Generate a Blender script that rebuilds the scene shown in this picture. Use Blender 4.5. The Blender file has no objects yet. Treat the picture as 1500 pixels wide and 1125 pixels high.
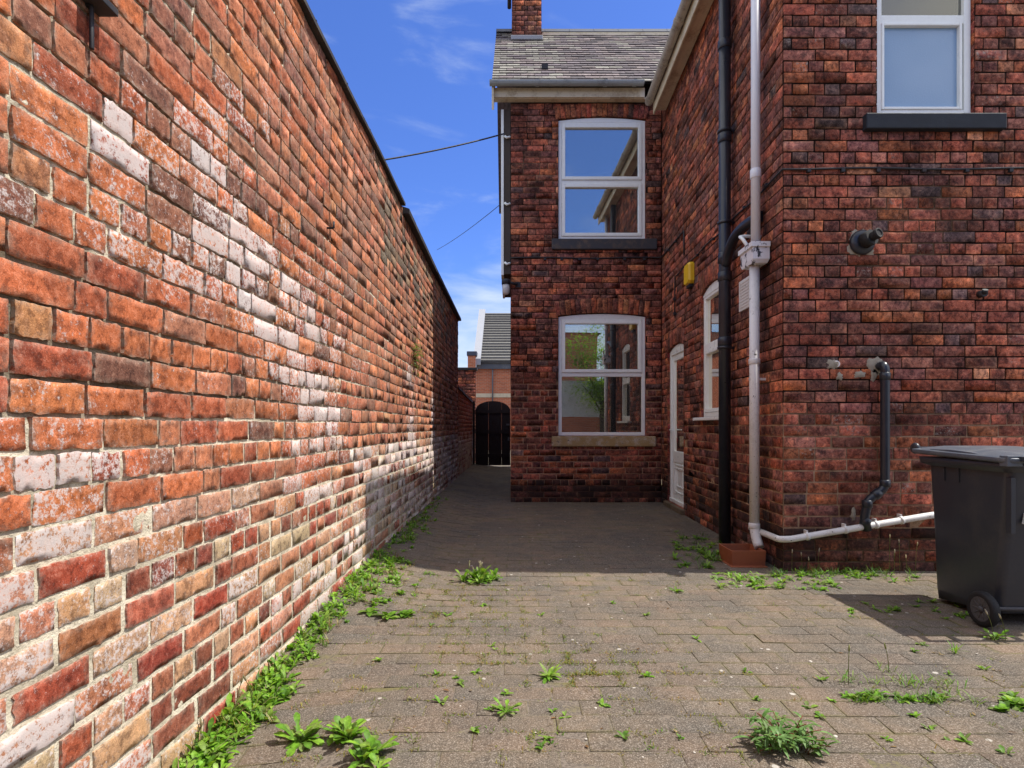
import bpy, math, random
from mathutils import Vector, Matrix, noise as mn
R = math.radians
scene = bpy.context.scene
COL = scene.collection
H = 1.145            # eye height
F = 850.0            # focal length in photo pixels

def nz(x, y, z): return mn.noise(Vector((x, y, z)))
def lin(r, g, b, k=1.0):
    f = lambda c: (c/255/12.92 if c/255 <= .04045 else ((c/255+.055)/1.055)**2.4)
    return (f(r)*k, f(g)*k, f(b)*k)
def clamp(x, a=0., b=1.): return a if x < a else b if x > b else x
def sm(a, b, x):
    t = clamp((x-a)/(b-a)); return t*t*(3-2*t)
def at(px, py, Y): return Vector(((px-750)/F*Y, Y, H+(625-py)/F*Y))
def on_ground(px, py):
    Y = H*F/(py-625); X = (px-750)/F*Y
    return Vector((X, Y, ground_z(X, Y)))
def wall_x(y):       # plan of the bowed boundary wall
    pts = [(-3, -1.27), (1.4, -1.21), (3, -1.168), (5, -1.15), (8.8, -1.158), (12.5, -1.15), (17, -1.12)]
    for (a, xa), (b, xb) in zip(pts, pts[1:]):
        if y <= b:
            t = clamp((y-a)/(b-a)); return xa+(xb-xa)*t
    return pts[-1][1]
def side_x(y): return 2.028+.0275*y
def ground_z(x, y):
    d = x-wall_x(y)
    bank = -.07+.15*sm(1.8, 4.5, y)
    z = bank*(1-sm(.0, .75, d))
    z += .010*nz(x*.8, y*.8, 3.1)+.004*nz(x*2.5, y*2.5, 7.7)
    return z

# ------------------------------------------------------------------ mesh builder
class MB:
    def __init__(s): s.v = []; s.f = []; s.m = []; s.c = []; s.uv = []; s.p = []; s.sm = []
    def vert(s, co, col=(.5, .5, .5, 0), uv=(0, 0, 0), prm=(0, 0, 0)):
        s.v.append(tuple(co)); s.c.append(col if len(col) == 4 else (*col, 0)); s.uv.append(uv); s.p.append(prm)
        return len(s.v)-1
    def face(s, ids, mi=0, smooth=False): s.f.append(tuple(ids)); s.m.append(mi); s.sm.append(smooth)
    def poly(s, cos, mi=0, col=(.5, .5, .5, 0), smooth=False):
        s.face([s.vert(c, col) for c in cos], mi, smooth)
    def hexa(s, c, mi=0, col=(.5, .5, .5, 0)):      # 8 corners: 4 bottom ring, 4 top ring
        i = [s.vert(q, col) for q in c]
        for q in ((3, 2, 1, 0), (4, 5, 6, 7), (0, 1, 5, 4), (1, 2, 6, 5), (2, 3, 7, 6), (3, 0, 4, 7)):
            s.face([i[k] for k in q], mi)
    def box(s, a, b, mi=0, col=(.5, .5, .5, 0), mapf=None):
        (x0, y0, z0), (x1, y1, z1) = a, b
        c = [(x0, y0, z0), (x1, y0, z0), (x1, y1, z0), (x0, y1, z0), (x0, y0, z1), (x1, y0, z1), (x1, y1, z1), (x0, y1, z1)]
        if mapf: c = [mapf(*q) for q in c]
        s.hexa(c, mi, col)
    def prism(s, ring, off, mi=0, col=(.5, .5, .5, 0)):   # polygon ring extruded by vector off
        off = Vector(off); a = [s.vert(q, col) for q in ring]; b = [s.vert(Vector(q)+off, col) for q in ring]
        n = len(ring)
        s.face(a[::-1], mi); s.face(b, mi)
        for k in range(n): s.face((a[k], a[(k+1) % n], b[(k+1) % n], b[k]), mi)
    def loft(s, rings, mi=0, caps=True, smooth=True, col=(.5, .5, .5, 0)):
        ids = [[s.vert(q, col) for q in r] for r in rings]; n = len(ids[0])
        for A, B in zip(ids, ids[1:]):
            for k in range(n): s.face((A[k], A[(k+1) % n], B[(k+1) % n], B[k]), mi, smooth)
        if caps: s.face(ids[0][::-1], mi); s.face(ids[-1], mi)
    def tube(s, pts, r, n=12, mi=0, caps=True, col=(.5, .5, .5, 0), rs=None):
        pts = [Vector(p) for p in pts]; rings = []; N = len(pts)
        t0 = (pts[1]-pts[0]).normalized()
        up = Vector((0, 0, 1)) if abs(t0.z) < .9 else Vector((1, 0, 0))
        nrm = (up-t0*up.dot(t0)).normalized()
        for i, p in enumerate(pts):
            if i == 0: t = t0
            elif i == N-1: t = (pts[-1]-pts[-2]).normalized()
            else: t = ((pts[i]-pts[i-1]).normalized()+(pts[i+1]-pts[i]).normalized()).normalized()
            nrm = (nrm-t*nrm.dot(t)).normalized(); b = t.cross(nrm)
            q = rs[i] if rs else r
            rings.append([p+(nrm*math.cos(a)+b*math.sin(a))*q for a in [2*math.pi*k/n for k in range(n)]])
        s.loft(rings, mi, caps, True, col)
    def lathe(s, prof, c, axis, n=24, mi=0, caps=True):       # prof: (radius, along)
        axis = Vector(axis).normalized(); up = Vector((0, 0, 1)) if abs(axis.z) < .9 else Vector((1, 0, 0))
        e = (up-axis*up.dot(axis)).normalized(); g = axis.cross(e); c = Vector(c)
        s.loft([[c+axis*h+(e*math.cos(a)+g*math.sin(a))*r for a in [2*math.pi*k/n for k in range(n)]] for r, h in prof], mi, caps)
    def build(s, name, mats, parent=None, bevel=0, attrs=False, kind=None):
        me = bpy.data.meshes.new(name)
        me.from_pydata(s.v, [], s.f)
        for m in (mats if isinstance(mats, (list, tuple)) else [mats]): me.materials.append(m)
        me.polygons.foreach_set('material_index', s.m)
        me.polygons.foreach_set('use_smooth', s.sm)
        if attrs:
            a = me.attributes.new('bcol', 'FLOAT_COLOR', 'POINT'); a.data.foreach_set('color', [x for q in s.c for x in q])
            a = me.attributes.new('buv', 'FLOAT_VECTOR', 'POINT'); a.data.foreach_set('vector', [x for q in s.uv for x in q])
            a = me.attributes.new('bprm', 'FLOAT_VECTOR', 'POINT'); a.data.foreach_set('vector', [x for q in s.p for x in q])
        me.update()
        o = bpy.data.objects.new(name, me); COL.objects.link(o)
        if parent is not None: adopt(o, parent)
        if bevel:
            b = o.modifiers.new('Bevel', 'BEVEL'); b.width = bevel; b.segments = 2; b.limit_method = 'ANGLE'; b.angle_limit = R(40)
        if kind: o['kind'] = kind
        return o
def wloc(o):
    p = o.location.copy()
    return p
def adopt(o, parent):
    o.parent = parent
    q = parent; off = Vector((0, 0, 0))
    while q is not None: off += q.location; q = None if q.parent is None else None
    o.matrix_parent_inverse = Matrix.Translation(off).inverted()
def tag(o, label, cat, group=None):
    o['label'] = label; o['category'] = cat
    if group: o['group'] = group
    return o
def thing(name, label, cat, loc=(0, 0, 0), group=None):
    o = bpy.data.objects.new(name, None); COL.objects.link(o); o.location = loc; o.empty_display_size = .2
    return tag(o, label, cat, group)
def bez(p0, p1, p2, n=6):
    p0, p1, p2 = map(Vector, (p0, p1, p2))
    return [p0*(1-t)**2+p1*2*t*(1-t)+p2*t*t for t in [k/n for k in range(n+1)]]

# ------------------------------------------------------------------ materials
class NT:
    def __init__(s, name):
        s.mat = bpy.data.materials.new(name); s.mat.use_nodes = True
        s.t = s.mat.node_tree; s.t.nodes.clear()
        s.out = s.t.nodes.new('ShaderNodeOutputMaterial')
    def n(s, typ, **kw):
        x = s.t.nodes.new(typ)
        for k, v in kw.items(): setattr(x, k, v)
        return x
    def link(s, a, b): s.t.links.new(a, b)
    def _set(s, sock, v):
        if hasattr(v, 'is_linked') or isinstance(v, bpy.types.NodeSocket): s.link(v, sock)
        elif isinstance(v, (tuple, list)) and len(v) == 3 and sock.type == 'RGBA': sock.default_value = (*v, 1)
        else: sock.default_value = v
    def math(s, op, a, b=0., c=None):
        x = s.n('ShaderNodeMath', operation=op); s._set(x.inputs[0], a); s._set(x.inputs[1], b)
        if c is not None: s._set(x.inputs[2], c)
        return x.outputs[0]
    def noise(s, vec, scale, detail=3., rough=.55, dist=0.):
        x = s.n('ShaderNodeTexNoise'); s._set(x.inputs['Scale'], scale); s._set(x.inputs['Detail'], detail)
        s._set(x.inputs['Roughness'], rough); s._set(x.inputs['Distortion'], dist)
        if vec is not None: s.link(vec, x.inputs['Vector'])
        return x.outputs['Fac']
    def step(s, v, a, b, lo=0., hi=1.):
        x = s.n('ShaderNodeMapRange', interpolation_type='SMOOTHSTEP'); s._set(x.inputs[0], v)
        for i, q in zip((1, 2, 3, 4), (a, b, lo, hi)): s._set(x.inputs[i], q)
        return x.outputs[0]
    def mix(s, fac, a, b, blend='MIX'):
        x = s.n('ShaderNodeMix', data_type='RGBA', blend_type=blend); s._set(x.inputs[0], fac); s._set(x.inputs[6], a); s._set(x.inputs[7], b)
        return x.outputs[2]
    def sep(s, v):
        x = s.n('ShaderNodeSeparateXYZ'); s.link(v, x.inputs[0]); return x.outputs
    def comb(s, x, y, z):
        q = s.n('ShaderNodeCombineXYZ'); s._set(q.inputs[0], x); s._set(q.inputs[1], y); s._set(q.inputs[2], z); return q.outputs[0]
    def attr(s, name): return s.n('ShaderNodeAttribute', attribute_name=name)
    def pos(s): return s.n('ShaderNodeNewGeometry').outputs['Position']
    def bump(s, h, strength=.5, dist=.003):
        x = s.n('ShaderNodeBump'); x.inputs['Strength'].default_value = strength; x.inputs['Distance'].default_value = dist; s.link(h, x.inputs['Height']); return x.outputs[0]
    def bsdf(s, col, rough=.8, normal=None, spec=.3, metal=0.):
        x = s.n('ShaderNodeBsdfPrincipled'); s._set(x.inputs['Base Color'], col); s._set(x.inputs['Roughness'], rough)
        x.inputs['Specular IOR Level'].default_value = spec; x.inputs['Metallic'].default_value = metal
        if normal is not None: s.link(normal, x.inputs['Normal'])
        return x.outputs[0]
    def done(s, sh): s.link(sh, s.out.inputs[0]); return s.mat

def brick_mat(name, whitecol, edgecol, edgeamt=.35, frame=0., soot=0., mot=.8):
    m = NT(name); P = m.pos(); a = m.attr('bcol'); uv = m.sep(m.attr('buv').outputs['Vector']); pr = m.sep(m.attr('bprm').outputs['Vector'])
    n1 = m.noise(P, 7, 4); n2 = m.noise(P, 55, 5, .65); n3 = m.noise(P, 230, 3, .6)
    bv = m.comb(m.math('MULTIPLY_ADD', uv[0], 2.6, m.math('MULTIPLY', uv[2], 57.)), m.math('MULTIPLY_ADD', uv[1], .9, m.math('MULTIPLY', uv[2], 13.)), m.math('MULTIPLY', uv[2], 31.))
    band = m.noise(bv, 1.3, 3, .5)
    c = a.outputs['Color']
    c = m.mix(m.math('MULTIPLY', m.step(band, .50, .64), pr[2]), c, m.mix(1., c, (.42, .40, .50), 'MULTIPLY'))
    c = m.mix(m.math('MULTIPLY', m.step(band, .44, .30), m.math('MULTIPLY', pr[2], .55)), c, m.mix(1., c, (1.45, 1.28, 1.15), 'MULTIPLY'))
    au = m.math('ABSOLUTE', m.math('SUBTRACT', uv[0], .5)); av = m.math('ABSOLUTE', m.math('SUBTRACT', uv[1], .5))
    n4 = m.noise(P, 30, 6, .72, .3)
    if frame:
        fr = m.math('MAXIMUM', m.step(m.math('ADD', au, m.math('MULTIPLY_ADD', n4, .2, -.1)), .36, .46), m.step(m.math('ADD', av, m.math('MULTIPLY_ADD', n4, .3, -.15)), .28, .42))
        fr = m.math('MULTIPLY', fr, m.step(m.math('FRACT', m.math('MULTIPLY', uv[2], 7.31)), .45, .9))
        c = m.mix(m.math('MULTIPLY', fr, frame), c, m.mix(.45, m.mix(1., c, (1.7, 1.6, 1.4), 'MULTIPLY'), (.42, .24, .15)))
    c = m.mix(m.math('MULTIPLY', m.step(n4, .52, .585), mot), c, m.mix(1., c, (.44, .42, .45), 'MULTIPLY'))
    c = m.mix(m.math('MULTIPLY', m.step(n4, .455, .40), mot*.8), c, m.mix(.24, m.mix(1., c, (1.55, 1.45, 1.3), 'MULTIPLY'), (.5, .36, .28)))
    if soot:
        n0 = m.noise(P, 1.5, 5, .65); c = m.mix(m.math('MULTIPLY', m.step(n0, .46, .62), soot), c, m.mix(1., c, (.40, .38, .42), 'MULTIPLY'))
        n7 = m.noise(P, 8, 6, .7, .4); c = m.mix(m.math('MULTIPLY', m.step(n7, .53, .60), .8), c, m.mix(1., c, (.34, .33, .37), 'MULTIPLY'))
        c = m.mix(m.math('MULTIPLY', m.step(n7, .46, .40), .75), c, m.mix(1., c, (1.55, 1.42, 1.25), 'MULTIPLY'))
    c = m.mix(m.step(n1, .35, .68), m.mix(1., c, (.82, .80, .80), 'MULTIPLY'), m.mix(1., c, (1.15, 1.12, 1.08), 'MULTIPLY'))
    c = m.mix(m.math('MULTIPLY', m.step(n2, .56, .72), .6), c, m.mix(1., c, (.38, .36, .38), 'MULTIPLY'))
    c = m.mix(m.math('MULTIPLY', m.step(n3, .56, .70), .32), c, m.mix(.35, m.mix(1., c, (1.7, 1.6, 1.5), 'MULTIPLY'), (.45, .36, .3)))
    c = m.mix(m.math('MULTIPLY', m.step(n3, .42, .28), .45), c, m.mix(1., c, (.5, .48, .48), 'MULTIPLY'))
    n5 = m.noise(P, 380, 2, .5); n6 = m.noise(P, 140, 4, .75)
    c = m.mix(m.math('MULTIPLY', m.step(n6, .57, .62), .5), c, m.mix(1., c, (.42, .40, .42), 'MULTIPLY'))
    c = m.mix(m.math('MULTIPLY', m.step(n6, .41, .36), .38), c, m.mix(.35, m.mix(1., c, (1.5, 1.45, 1.4), 'MULTIPLY'), (.55, .46, .38)))
    c = m.mix(m.step(n5, .4, .6), m.mix(1., c, (.84, .84, .84), 'MULTIPLY'), m.mix(1., c, (1.16, 1.16, 1.16), 'MULTIPLY'))
    e = m.math('MULTIPLY', pr[0], m.step(n2, .35, .6)); c = m.mix(m.math('MULTIPLY', e, edgeamt), c, edgecol)
    w = m.math('ADD', a.outputs['Alpha'], m.math('ADD', m.math('MULTIPLY_ADD', n2, 1.8, -.9), m.math('ADD', m.math('MULTIPLY_ADD', n1, .9, -.45), m.math('MULTIPLY_ADD', m.noise(P, 150, 5, .8), 1.5, -.75))))
    wm = m.math('MULTIPLY', m.step(w, .42, .74), m.step(a.outputs['Alpha'], .02, .14))
    c = m.mix(m.math('MULTIPLY', wm, .82), c, m.mix(n1, whitecol, m.mix(1., whitecol, (.72, .66, .62), 'MULTIPLY')))
    d = m.step(m.math('ADD', pr[1], m.math('MULTIPLY_ADD', n2, .7, -.35)), .2, .85); c = m.mix(m.math('MULTIPLY', d, .85), c, (.018, .015, .014))
    h = m.math('ADD', m.math('MULTIPLY', n2, .45), m.math('ADD', m.math('MULTIPLY', n6, .6), m.math('MULTIPLY', n3, .5)))
    return m.done(m.bsdf(c, .92, m.bump(h, .7, .0024), .15))
def mortar_mat(name):
    m = NT(name); P = m.pos(); a = m.attr('bcol')
    n1 = m.noise(P, 9, 4); n2 = m.noise(P, 120, 4, .7); n3 = m.noise(P, 45, 4, .6)
    c = a.outputs['Color']
    c = m.mix(m.step(n1, .35, .65), m.mix(1., c, (.6, .58, .55), 'MULTIPLY'), c)
    c = m.mix(m.math('MULTIPLY', m.step(n3, .54, .68), .6), c, m.mix(1., c, (.45, .42, .38), 'MULTIPLY'))
    c = m.mix(m.math('MULTIPLY', m.step(n2, .58, .68), .6), c, m.mix(1., c, (.4, .38, .36), 'MULTIPLY'))
    h = m.math('ADD', n2, m.math('MULTIPLY', n3, 1.5))
    return m.done(m.bsdf(c, .95, m.bump(h, .9, .005), .1))
def plain(name, col, rough=.5, spec=.4, dirt=.25, dcol=(.10, .08, .06), scale=6., metal=0., bumpd=.0, grime=None):
    m = NT(name); P = m.pos(); n1 = m.noise(P, scale, 5, .6); n2 = m.noise(P, scale*9, 4, .6)
    f = m.math('MULTIPLY', m.step(m.math('ADD', m.math('MULTIPLY', n1, .65), m.math('MULTIPLY', n2, .35)), .46, .66), dirt)
    c = m.mix(f, col, dcol)
    if grime:
        g = m.noise(P, grime[1], 5, .7); c = m.mix(m.step(g, grime[2], grime[2]+.05), c, grime[0])
    nrm = m.bump(m.math('ADD', n1, n2), .5, bumpd) if bumpd else None
    return m.done(m.bsdf(c, m.step(n1, .3, .7, rough*.85, min(1, rough*1.2)), nrm, spec, metal))
def glass_mat(name, refl=.45, tint=(.75, .8, .82)):
    m = NT(name); fr = m.n('ShaderNodeLayerWeight'); fr.inputs['Blend'].default_value = .35
    gl = m.n('ShaderNodeBsdfGlossy'); gl.inputs['Roughness'].default_value = .004; gl.inputs['Color'].default_value = (.98, .96, .86, 1)
    wob = m.noise(m.pos(), 1.6, 1); bm = m.bump(wob, .05, .02); m.link(bm, gl.inputs['Normal'])
    tr = m.n('ShaderNodeBsdfTransparent'); tr.inputs['Color'].default_value = (*tint, 1)
    mx = m.n('ShaderNodeMixShader'); m.link(m.math('MAXIMUM', fr.outputs['Fresnel'], refl), mx.inputs[0]); m.link(tr.outputs[0], mx.inputs[1]); m.link(gl.outputs[0], mx.inputs[2])
    df = m.n('ShaderNodeBsdfDiffuse'); df.inputs[0].default_value = (.55, .56, .55, 1); m2 = m.n('ShaderNodeMixShader'); m2.inputs[0].default_value = .035; m.link(mx.outputs[0], m2.inputs[1]); m.link(df.outputs[0], m2.inputs[2])
    return m.done(m2.outputs[0])
def attr_mat(name, rough=.6, trans=0., spec=.3, var=.25, scale=40., bumpd=.0):
    m = NT(name); P = m.pos(); a = m.attr('bcol'); n = m.noise(P, scale, 4, .6)
    c = m.mix(m.step(n, .35, .65), m.mix(1., a.outputs['Color'], (1-var,)*3, 'MULTIPLY'), m.mix(1., a.outputs['Color'], (1+var,)*3, 'MULTIPLY'))
    b = m.bsdf(c, rough, m.bump(n, .5, bumpd) if bumpd else None, spec)
    if trans:
        t = m.n('ShaderNodeBsdfTranslucent'); m.link(m.mix(1., c, (1.25, 1.2, .55), 'MULTIPLY'), t.inputs[0])
        mx = m.n('ShaderNodeMixShader'); mx.inputs[0].default_value = trans; m.link(b, mx.inputs[1]); m.link(t.outputs[0], mx.inputs[2]); b = mx.outputs[0]
    return m.done(b)
def paver_mat():
    m = NT('concrete_paver'); P = m.pos(); a = m.attr('bcol')
    n1 = m.noise(P, 1.3, 5, .6); n2 = m.noise(P, 26, 6, .75); n3 = m.noise(P, 190, 3, .7); n4 = m.noise(P, 85, 4, .65)
    c = a.outputs['Color']
    c = m.mix(m.step(n1, .36, .66), m.mix(1., c, (.80, .82, .85), 'MULTIPLY'), m.mix(1., c, (1.12, 1.07, 1.02), 'MULTIPLY'))
    nb = m.noise(P, 4.5, 5, .65); c = m.mix(m.step(nb, .40, .62), m.mix(1., c, (.86, .88, .90), 'MULTIPLY'), m.mix(1., c, (1.08, 1.04, 1.), 'MULTIPLY'))
    c = m.mix(m.math('MULTIPLY', m.step(n2, .5, .66), .55), c, m.mix(1., c, (.52, .52, .54), 'MULTIPLY'))
    c = m.mix(m.math('MULTIPLY', m.step(n4, .54, .66), .55), c, m.mix(.4, m.mix(1., c, (1.6, 1.55, 1.5), 'MULTIPLY'), (.36, .33, .29)))
    c = m.mix(m.math('MULTIPLY', m.step(n3, .55, .62), .8), c, m.mix(.5, m.mix(1., c, (1.7, 1.65, 1.6), 'MULTIPLY'), (.42, .38, .33)))
    c = m.mix(m.math('MULTIPLY', m.step(n3, .45, .38), .7), c, m.mix(1., c, (.38, .37, .37), 'MULTIPLY'))
    # worn lichen spots
    v = m.n('ShaderNodeTexVoronoi'); v.inputs['Scale'].default_value = 9.; m.link(P, v.inputs['Vector'])
    sp = m.sep(v.outputs['Color'])
    d = m.math('ADD', v.outputs['Distance'], m.math('MULTIPLY_ADD', n2, .22, -.11))
    spot = m.math('MULTIPLY', m.step(d, .12, .08), m.step(sp[0], .72, .74))
    c = m.mix(m.math('MULTIPLY', spot, .75), c, (.50, .47, .42))
    # moss film along edges and in patches
    pr = m.sep(m.attr('bprm').outputs['Vector'])
    ms = m.math('MULTIPLY', m.step(m.math('ADD', m.math('MULTIPLY', pr[0], .32), m.math('ADD', m.math('MULTIPLY', n1, .75), m.math('MULTIPLY', n2, .35))), .80, .98), .42)
    c = m.mix(ms, c, (.13, .12, .04))
    h = m.math('ADD', n2, m.math('ADD', m.math('MULTIPLY', n4, .8), m.math('MULTIPLY', n3, .6)))
    return m.done(m.bsdf(c, .92, m.bump(h, .8, .004), .2))
def soil_mat():
    m = NT('jointing_soil'); P = m.pos(); n1 = m.noise(P, 2.2, 5, .6); n2 = m.noise(P, 70, 5, .7)
    c = m.mix(m.step(n2, .38, .6), (.10, .082, .068), (.20, .168, .138))
    c = m.mix(m.math('MULTIPLY', m.step(m.math('ADD', m.math('MULTIPLY', n1, .7), m.math('MULTIPLY', n2, .3)), .50, .60), .7), c, (.14, .13, .04))
    return m.done(m.bsdf(c, .95, m.bump(n2, .8, .006), .1))

M = {}
M['lbrick'] = brick_mat('old_red_brick', (.68, .635, .63), (.46, .40, .32), .6, .25, 0., .75)
M['hbrick'] = brick_mat('dark_house_brick', (.46, .41, .36), (.13, .10, .085), .35, .75, .75, .95)
M['mortar'] = mortar_mat('lime_mortar')
M['paver'] = paver_mat()
M['soil'] = soil_mat()
M['upvc'] = plain('white_window_plastic', (.86, .90, .87), .3, .5, .10, (.42, .38, .33), 7)
M['oldwhite'] = plain('peeling_white_paint', (.74, .73, .71), .45, .4, .35, (.36, .31, .26), 9, grime=((.10, .085, .075), 26., .62))
M['cream'] = plain('stained_cream_fascia', (.70, .62, .46), .5, .4, .6, (.30, .20, .10), 5)
M['greygut'] = plain('weathered_grey_gutter', (.44, .40, .34), .45, .4, .7, (.14, .12, .10), 7)
M['bluegut'] = plain('blue_grey_gutter', (.34, .38, .40), .45, .4, .6, (.16, .18, .18), 8)
M['blackpipe'] = plain('black_painted_pipe', (.018, .022, .032), .32, .5, .25, (.05, .05, .055), 9)
M['slatesill'] = plain('black_stone_sill', (.016, .020, .028), .6, .3, .25, (.05, .05, .05), 12, bumpd=.002, grime=((.32, .32, .28), 14., .70))
M['stonesill'] = plain('weathered_stone_sill', (.36, .25, .11), .85, .2, .75, (.58, .53, .46), 11, bumpd=.004, grime=((.10, .07, .05), 22., .60))
M['darksill'] = plain('dark_painted_sill', (.05, .05, .058), .7, .3, .5, (.20, .14, .09), 9, bumpd=.003)
M['coping'] = plain('dark_coping_tile', (.035, .033, .036), .7, .3, .5, (.10, .09, .07), 8, bumpd=.004)
M['iron'] = plain('rusted_black_iron', (.020, .021, .026), .6, .4, .35, (.08, .04, .025), 30)
M['rubber'] = plain('black_rubber', (.016, .016, .017), .7, .3, .3, (.06, .055, .05), 25)
M['binplastic'] = plain('black_bin_plastic', (.030, .034, .044), .34, .5, .40, (.058, .056, .054), 5, bumpd=.0006)
M['binlid'] = plain('grey_bin_lid', (.085, .10, .125), .36, .5, .45, (.17, .17, .165), 9, bumpd=.0006)
M['greymetal'] = plain('grey_wheel_rim', (.075, .075, .08), .5, .5, .3, (.06, .05, .04), 20)
M['terracotta'] = plain('terracotta_plastic', (.29, .085, .035), .6, .3, .35, (.16, .07, .04), 9)
M['yellow'] = plain('yellow_alarm_plastic', (.75, .47, .02), .4, .5, .2, (.45, .25, .03), 15)
M['gatewood'] = plain('dark_stained_boards', (.020, .014, .013), .7, .3, .4, (.04, .026, .022), 14, bumpd=.002)
M['glass'] = glass_mat('window_glass', .42)
M['glassdoor'] = glass_mat('side_glass', .16, (.6, .64, .64))
M['room'] = plain('dark_room', (.030, .027, .025), .9, .1, .3, (.06, .05, .04), 2)
M['curtain'] = plain('cream_curtain', (.22, .19, .15), .9, .1, .3, (.12, .10, .08), 12)
M['blind'] = plain('pale_blind', (.52, .50, .42), .8, .1, .2, (.36, .34, .28), 12)
M['leadgrey'] = plain('grey_stone_verge', (.30, .31, .34), .7, .3, .3, (.28, .28, .29), 3)
M['kneeler'] = plain('slate_capping', (.06, .07, .10), .6, .3, .3, (.12, .12, .13), 3)
M['slate'] = attr_mat('roof_slate', .75, 0, .35, .30, 22., .003)
M['leaf'] = attr_mat('weed_leaf', .5, .40, .3, .25, 60.)
M['moss'] = attr_mat('dry_moss', .85, .2, .1, .3, 60.)
M['stem'] = attr_mat('plant_stem', .7, 0, .2, .2, 60.)
M['whitewall'] = plain('whitewashed_masonry', (.62, .62, .60), .85, .2, .45, (.35, .34, .32), 4, bumpd=.01)
M['lampglass'] = plain('clear_lamp_lens', (.60, .60, .58), .25, .5, .2, (.4, .4, .38), 20)
M['render'] = plain('cement_patch', (.36, .32, .25), .95, .1, .5, (.20, .17, .13), 30, bumpd=.006)
m = NT('obscured_glass'); _P = m.pos(); _n = m.noise(_P, 90, 3, .6); _n2 = m.noise(_P, 1.2, 2)
_c = m.mix(m.step(_n2, .35, .65), (.20, .34, .52), (.25, .39, .57))
M['frosted'] = m.done(m.bsdf(_c, .22, m.bump(_n, .35, .003), .8))

# ------------------------------------------------------------------ brickwork
def add_brick(B, mapf, q, dp, res, col, white=0., dirt=0., band=.6, rough=.002, rag=.0015, rr=.006, rng=random, back=-.05):
    (ua, za), (ub, zb), (uc, zc), (ud, zd) = q                    # bl, br, tr, tl
    L = max(.02, math.hypot(ub-ua, zb-za)); Hh = max(.01, math.hypot(ud-ua, zd-za))
    def ticks(n, ln):
        e = min(.3, rr/ln); t = [0, e]+[e+(1-2*e)*k/(n) for k in range(1, n)]+[1-e, 1]; return t
    S = ticks(res[0], L); T = ticks(res[1], Hh); tx = rng.uniform(-1, 1)*rough; tz = rng.uniform(-1, 1)*rough; rd = rng.random()
    ids = []; ns = len(S)-1; nt = len(T)-1
    for j, t in enumerate(T):
        row = []
        for i, s in enumerate(S):
            u = (ua*(1-s)+ub*s)*(1-t)+(ud*(1-s)+uc*s)*t; z = (za*(1-s)+zb*s)*(1-t)+(zd*(1-s)+zc*s)*t
            bd = i in (0, ns) or j in (0, nt)
            cr = (i in (0, ns)) and (j in (0, nt))
            d = dp+(s-.5)*tx*2+(t-.5)*tz*2+nz(u*40, z*40, rd*9)*rough*.8
            if bd:
                d -= rr*(.55+.5*nz(u*60, z*60, 5)); d -= rr*.6 if cr else 0
                u += rag*nz(u*70, z*70, 1.5)*2; z += rag*nz(u*70, z*70, 8.5)*2
                if cr: u += (.002 if i == 0 else -.002); z += (.002 if j == 0 else -.002)
            row.append(B.vert(mapf(u, z, d), (*col, white), (s, t, rd), (1. if bd else (.35 if (i in (1, ns-1) or j in (1, nt-1)) else 0.), dirt, band)))
        ids.append(row)
    for j in range(nt):
        for i in range(ns): B.face((ids[j][i], ids[j][i+1], ids[j+1][i+1], ids[j+1][i]), 0, True)
    ring = [ids[0][i] for i in range(ns)]+[ids[j][ns] for j in range(nt)]+[ids[nt][i] for i in range(ns, 0, -1)]+[ids[j][0] for j in range(nt, 0, -1)]
    n = len(ring); ring = [B.vert(B.v[i], B.c[i], B.uv[i], B.p[i]) for i in ring]
    per = [(S[i], 0) for i in range(ns)]+[(1, T[j]) for j in range(nt)]+[(S[i], 1) for i in range(ns, 0, -1)]+[(0, T[j]) for j in range(nt, 0, -1)]
    bk = []
    for (s, t) in per:
        u = (ua*(1-s)+ub*s)*(1-t)+(ud*(1-s)+uc*s)*t; z = (za*(1-s)+zb*s)*(1-t)+(zd*(1-s)+zc*s)*t
        bk.append(B.vert(mapf(u, z, back), (*col, white*.5), (s, t, rd), (1., dirt, band)))
    for k in range(n): B.face((ring[k], bk[k], bk[(k+1) % n], ring[(k+1) % n]), 0, False)

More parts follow.
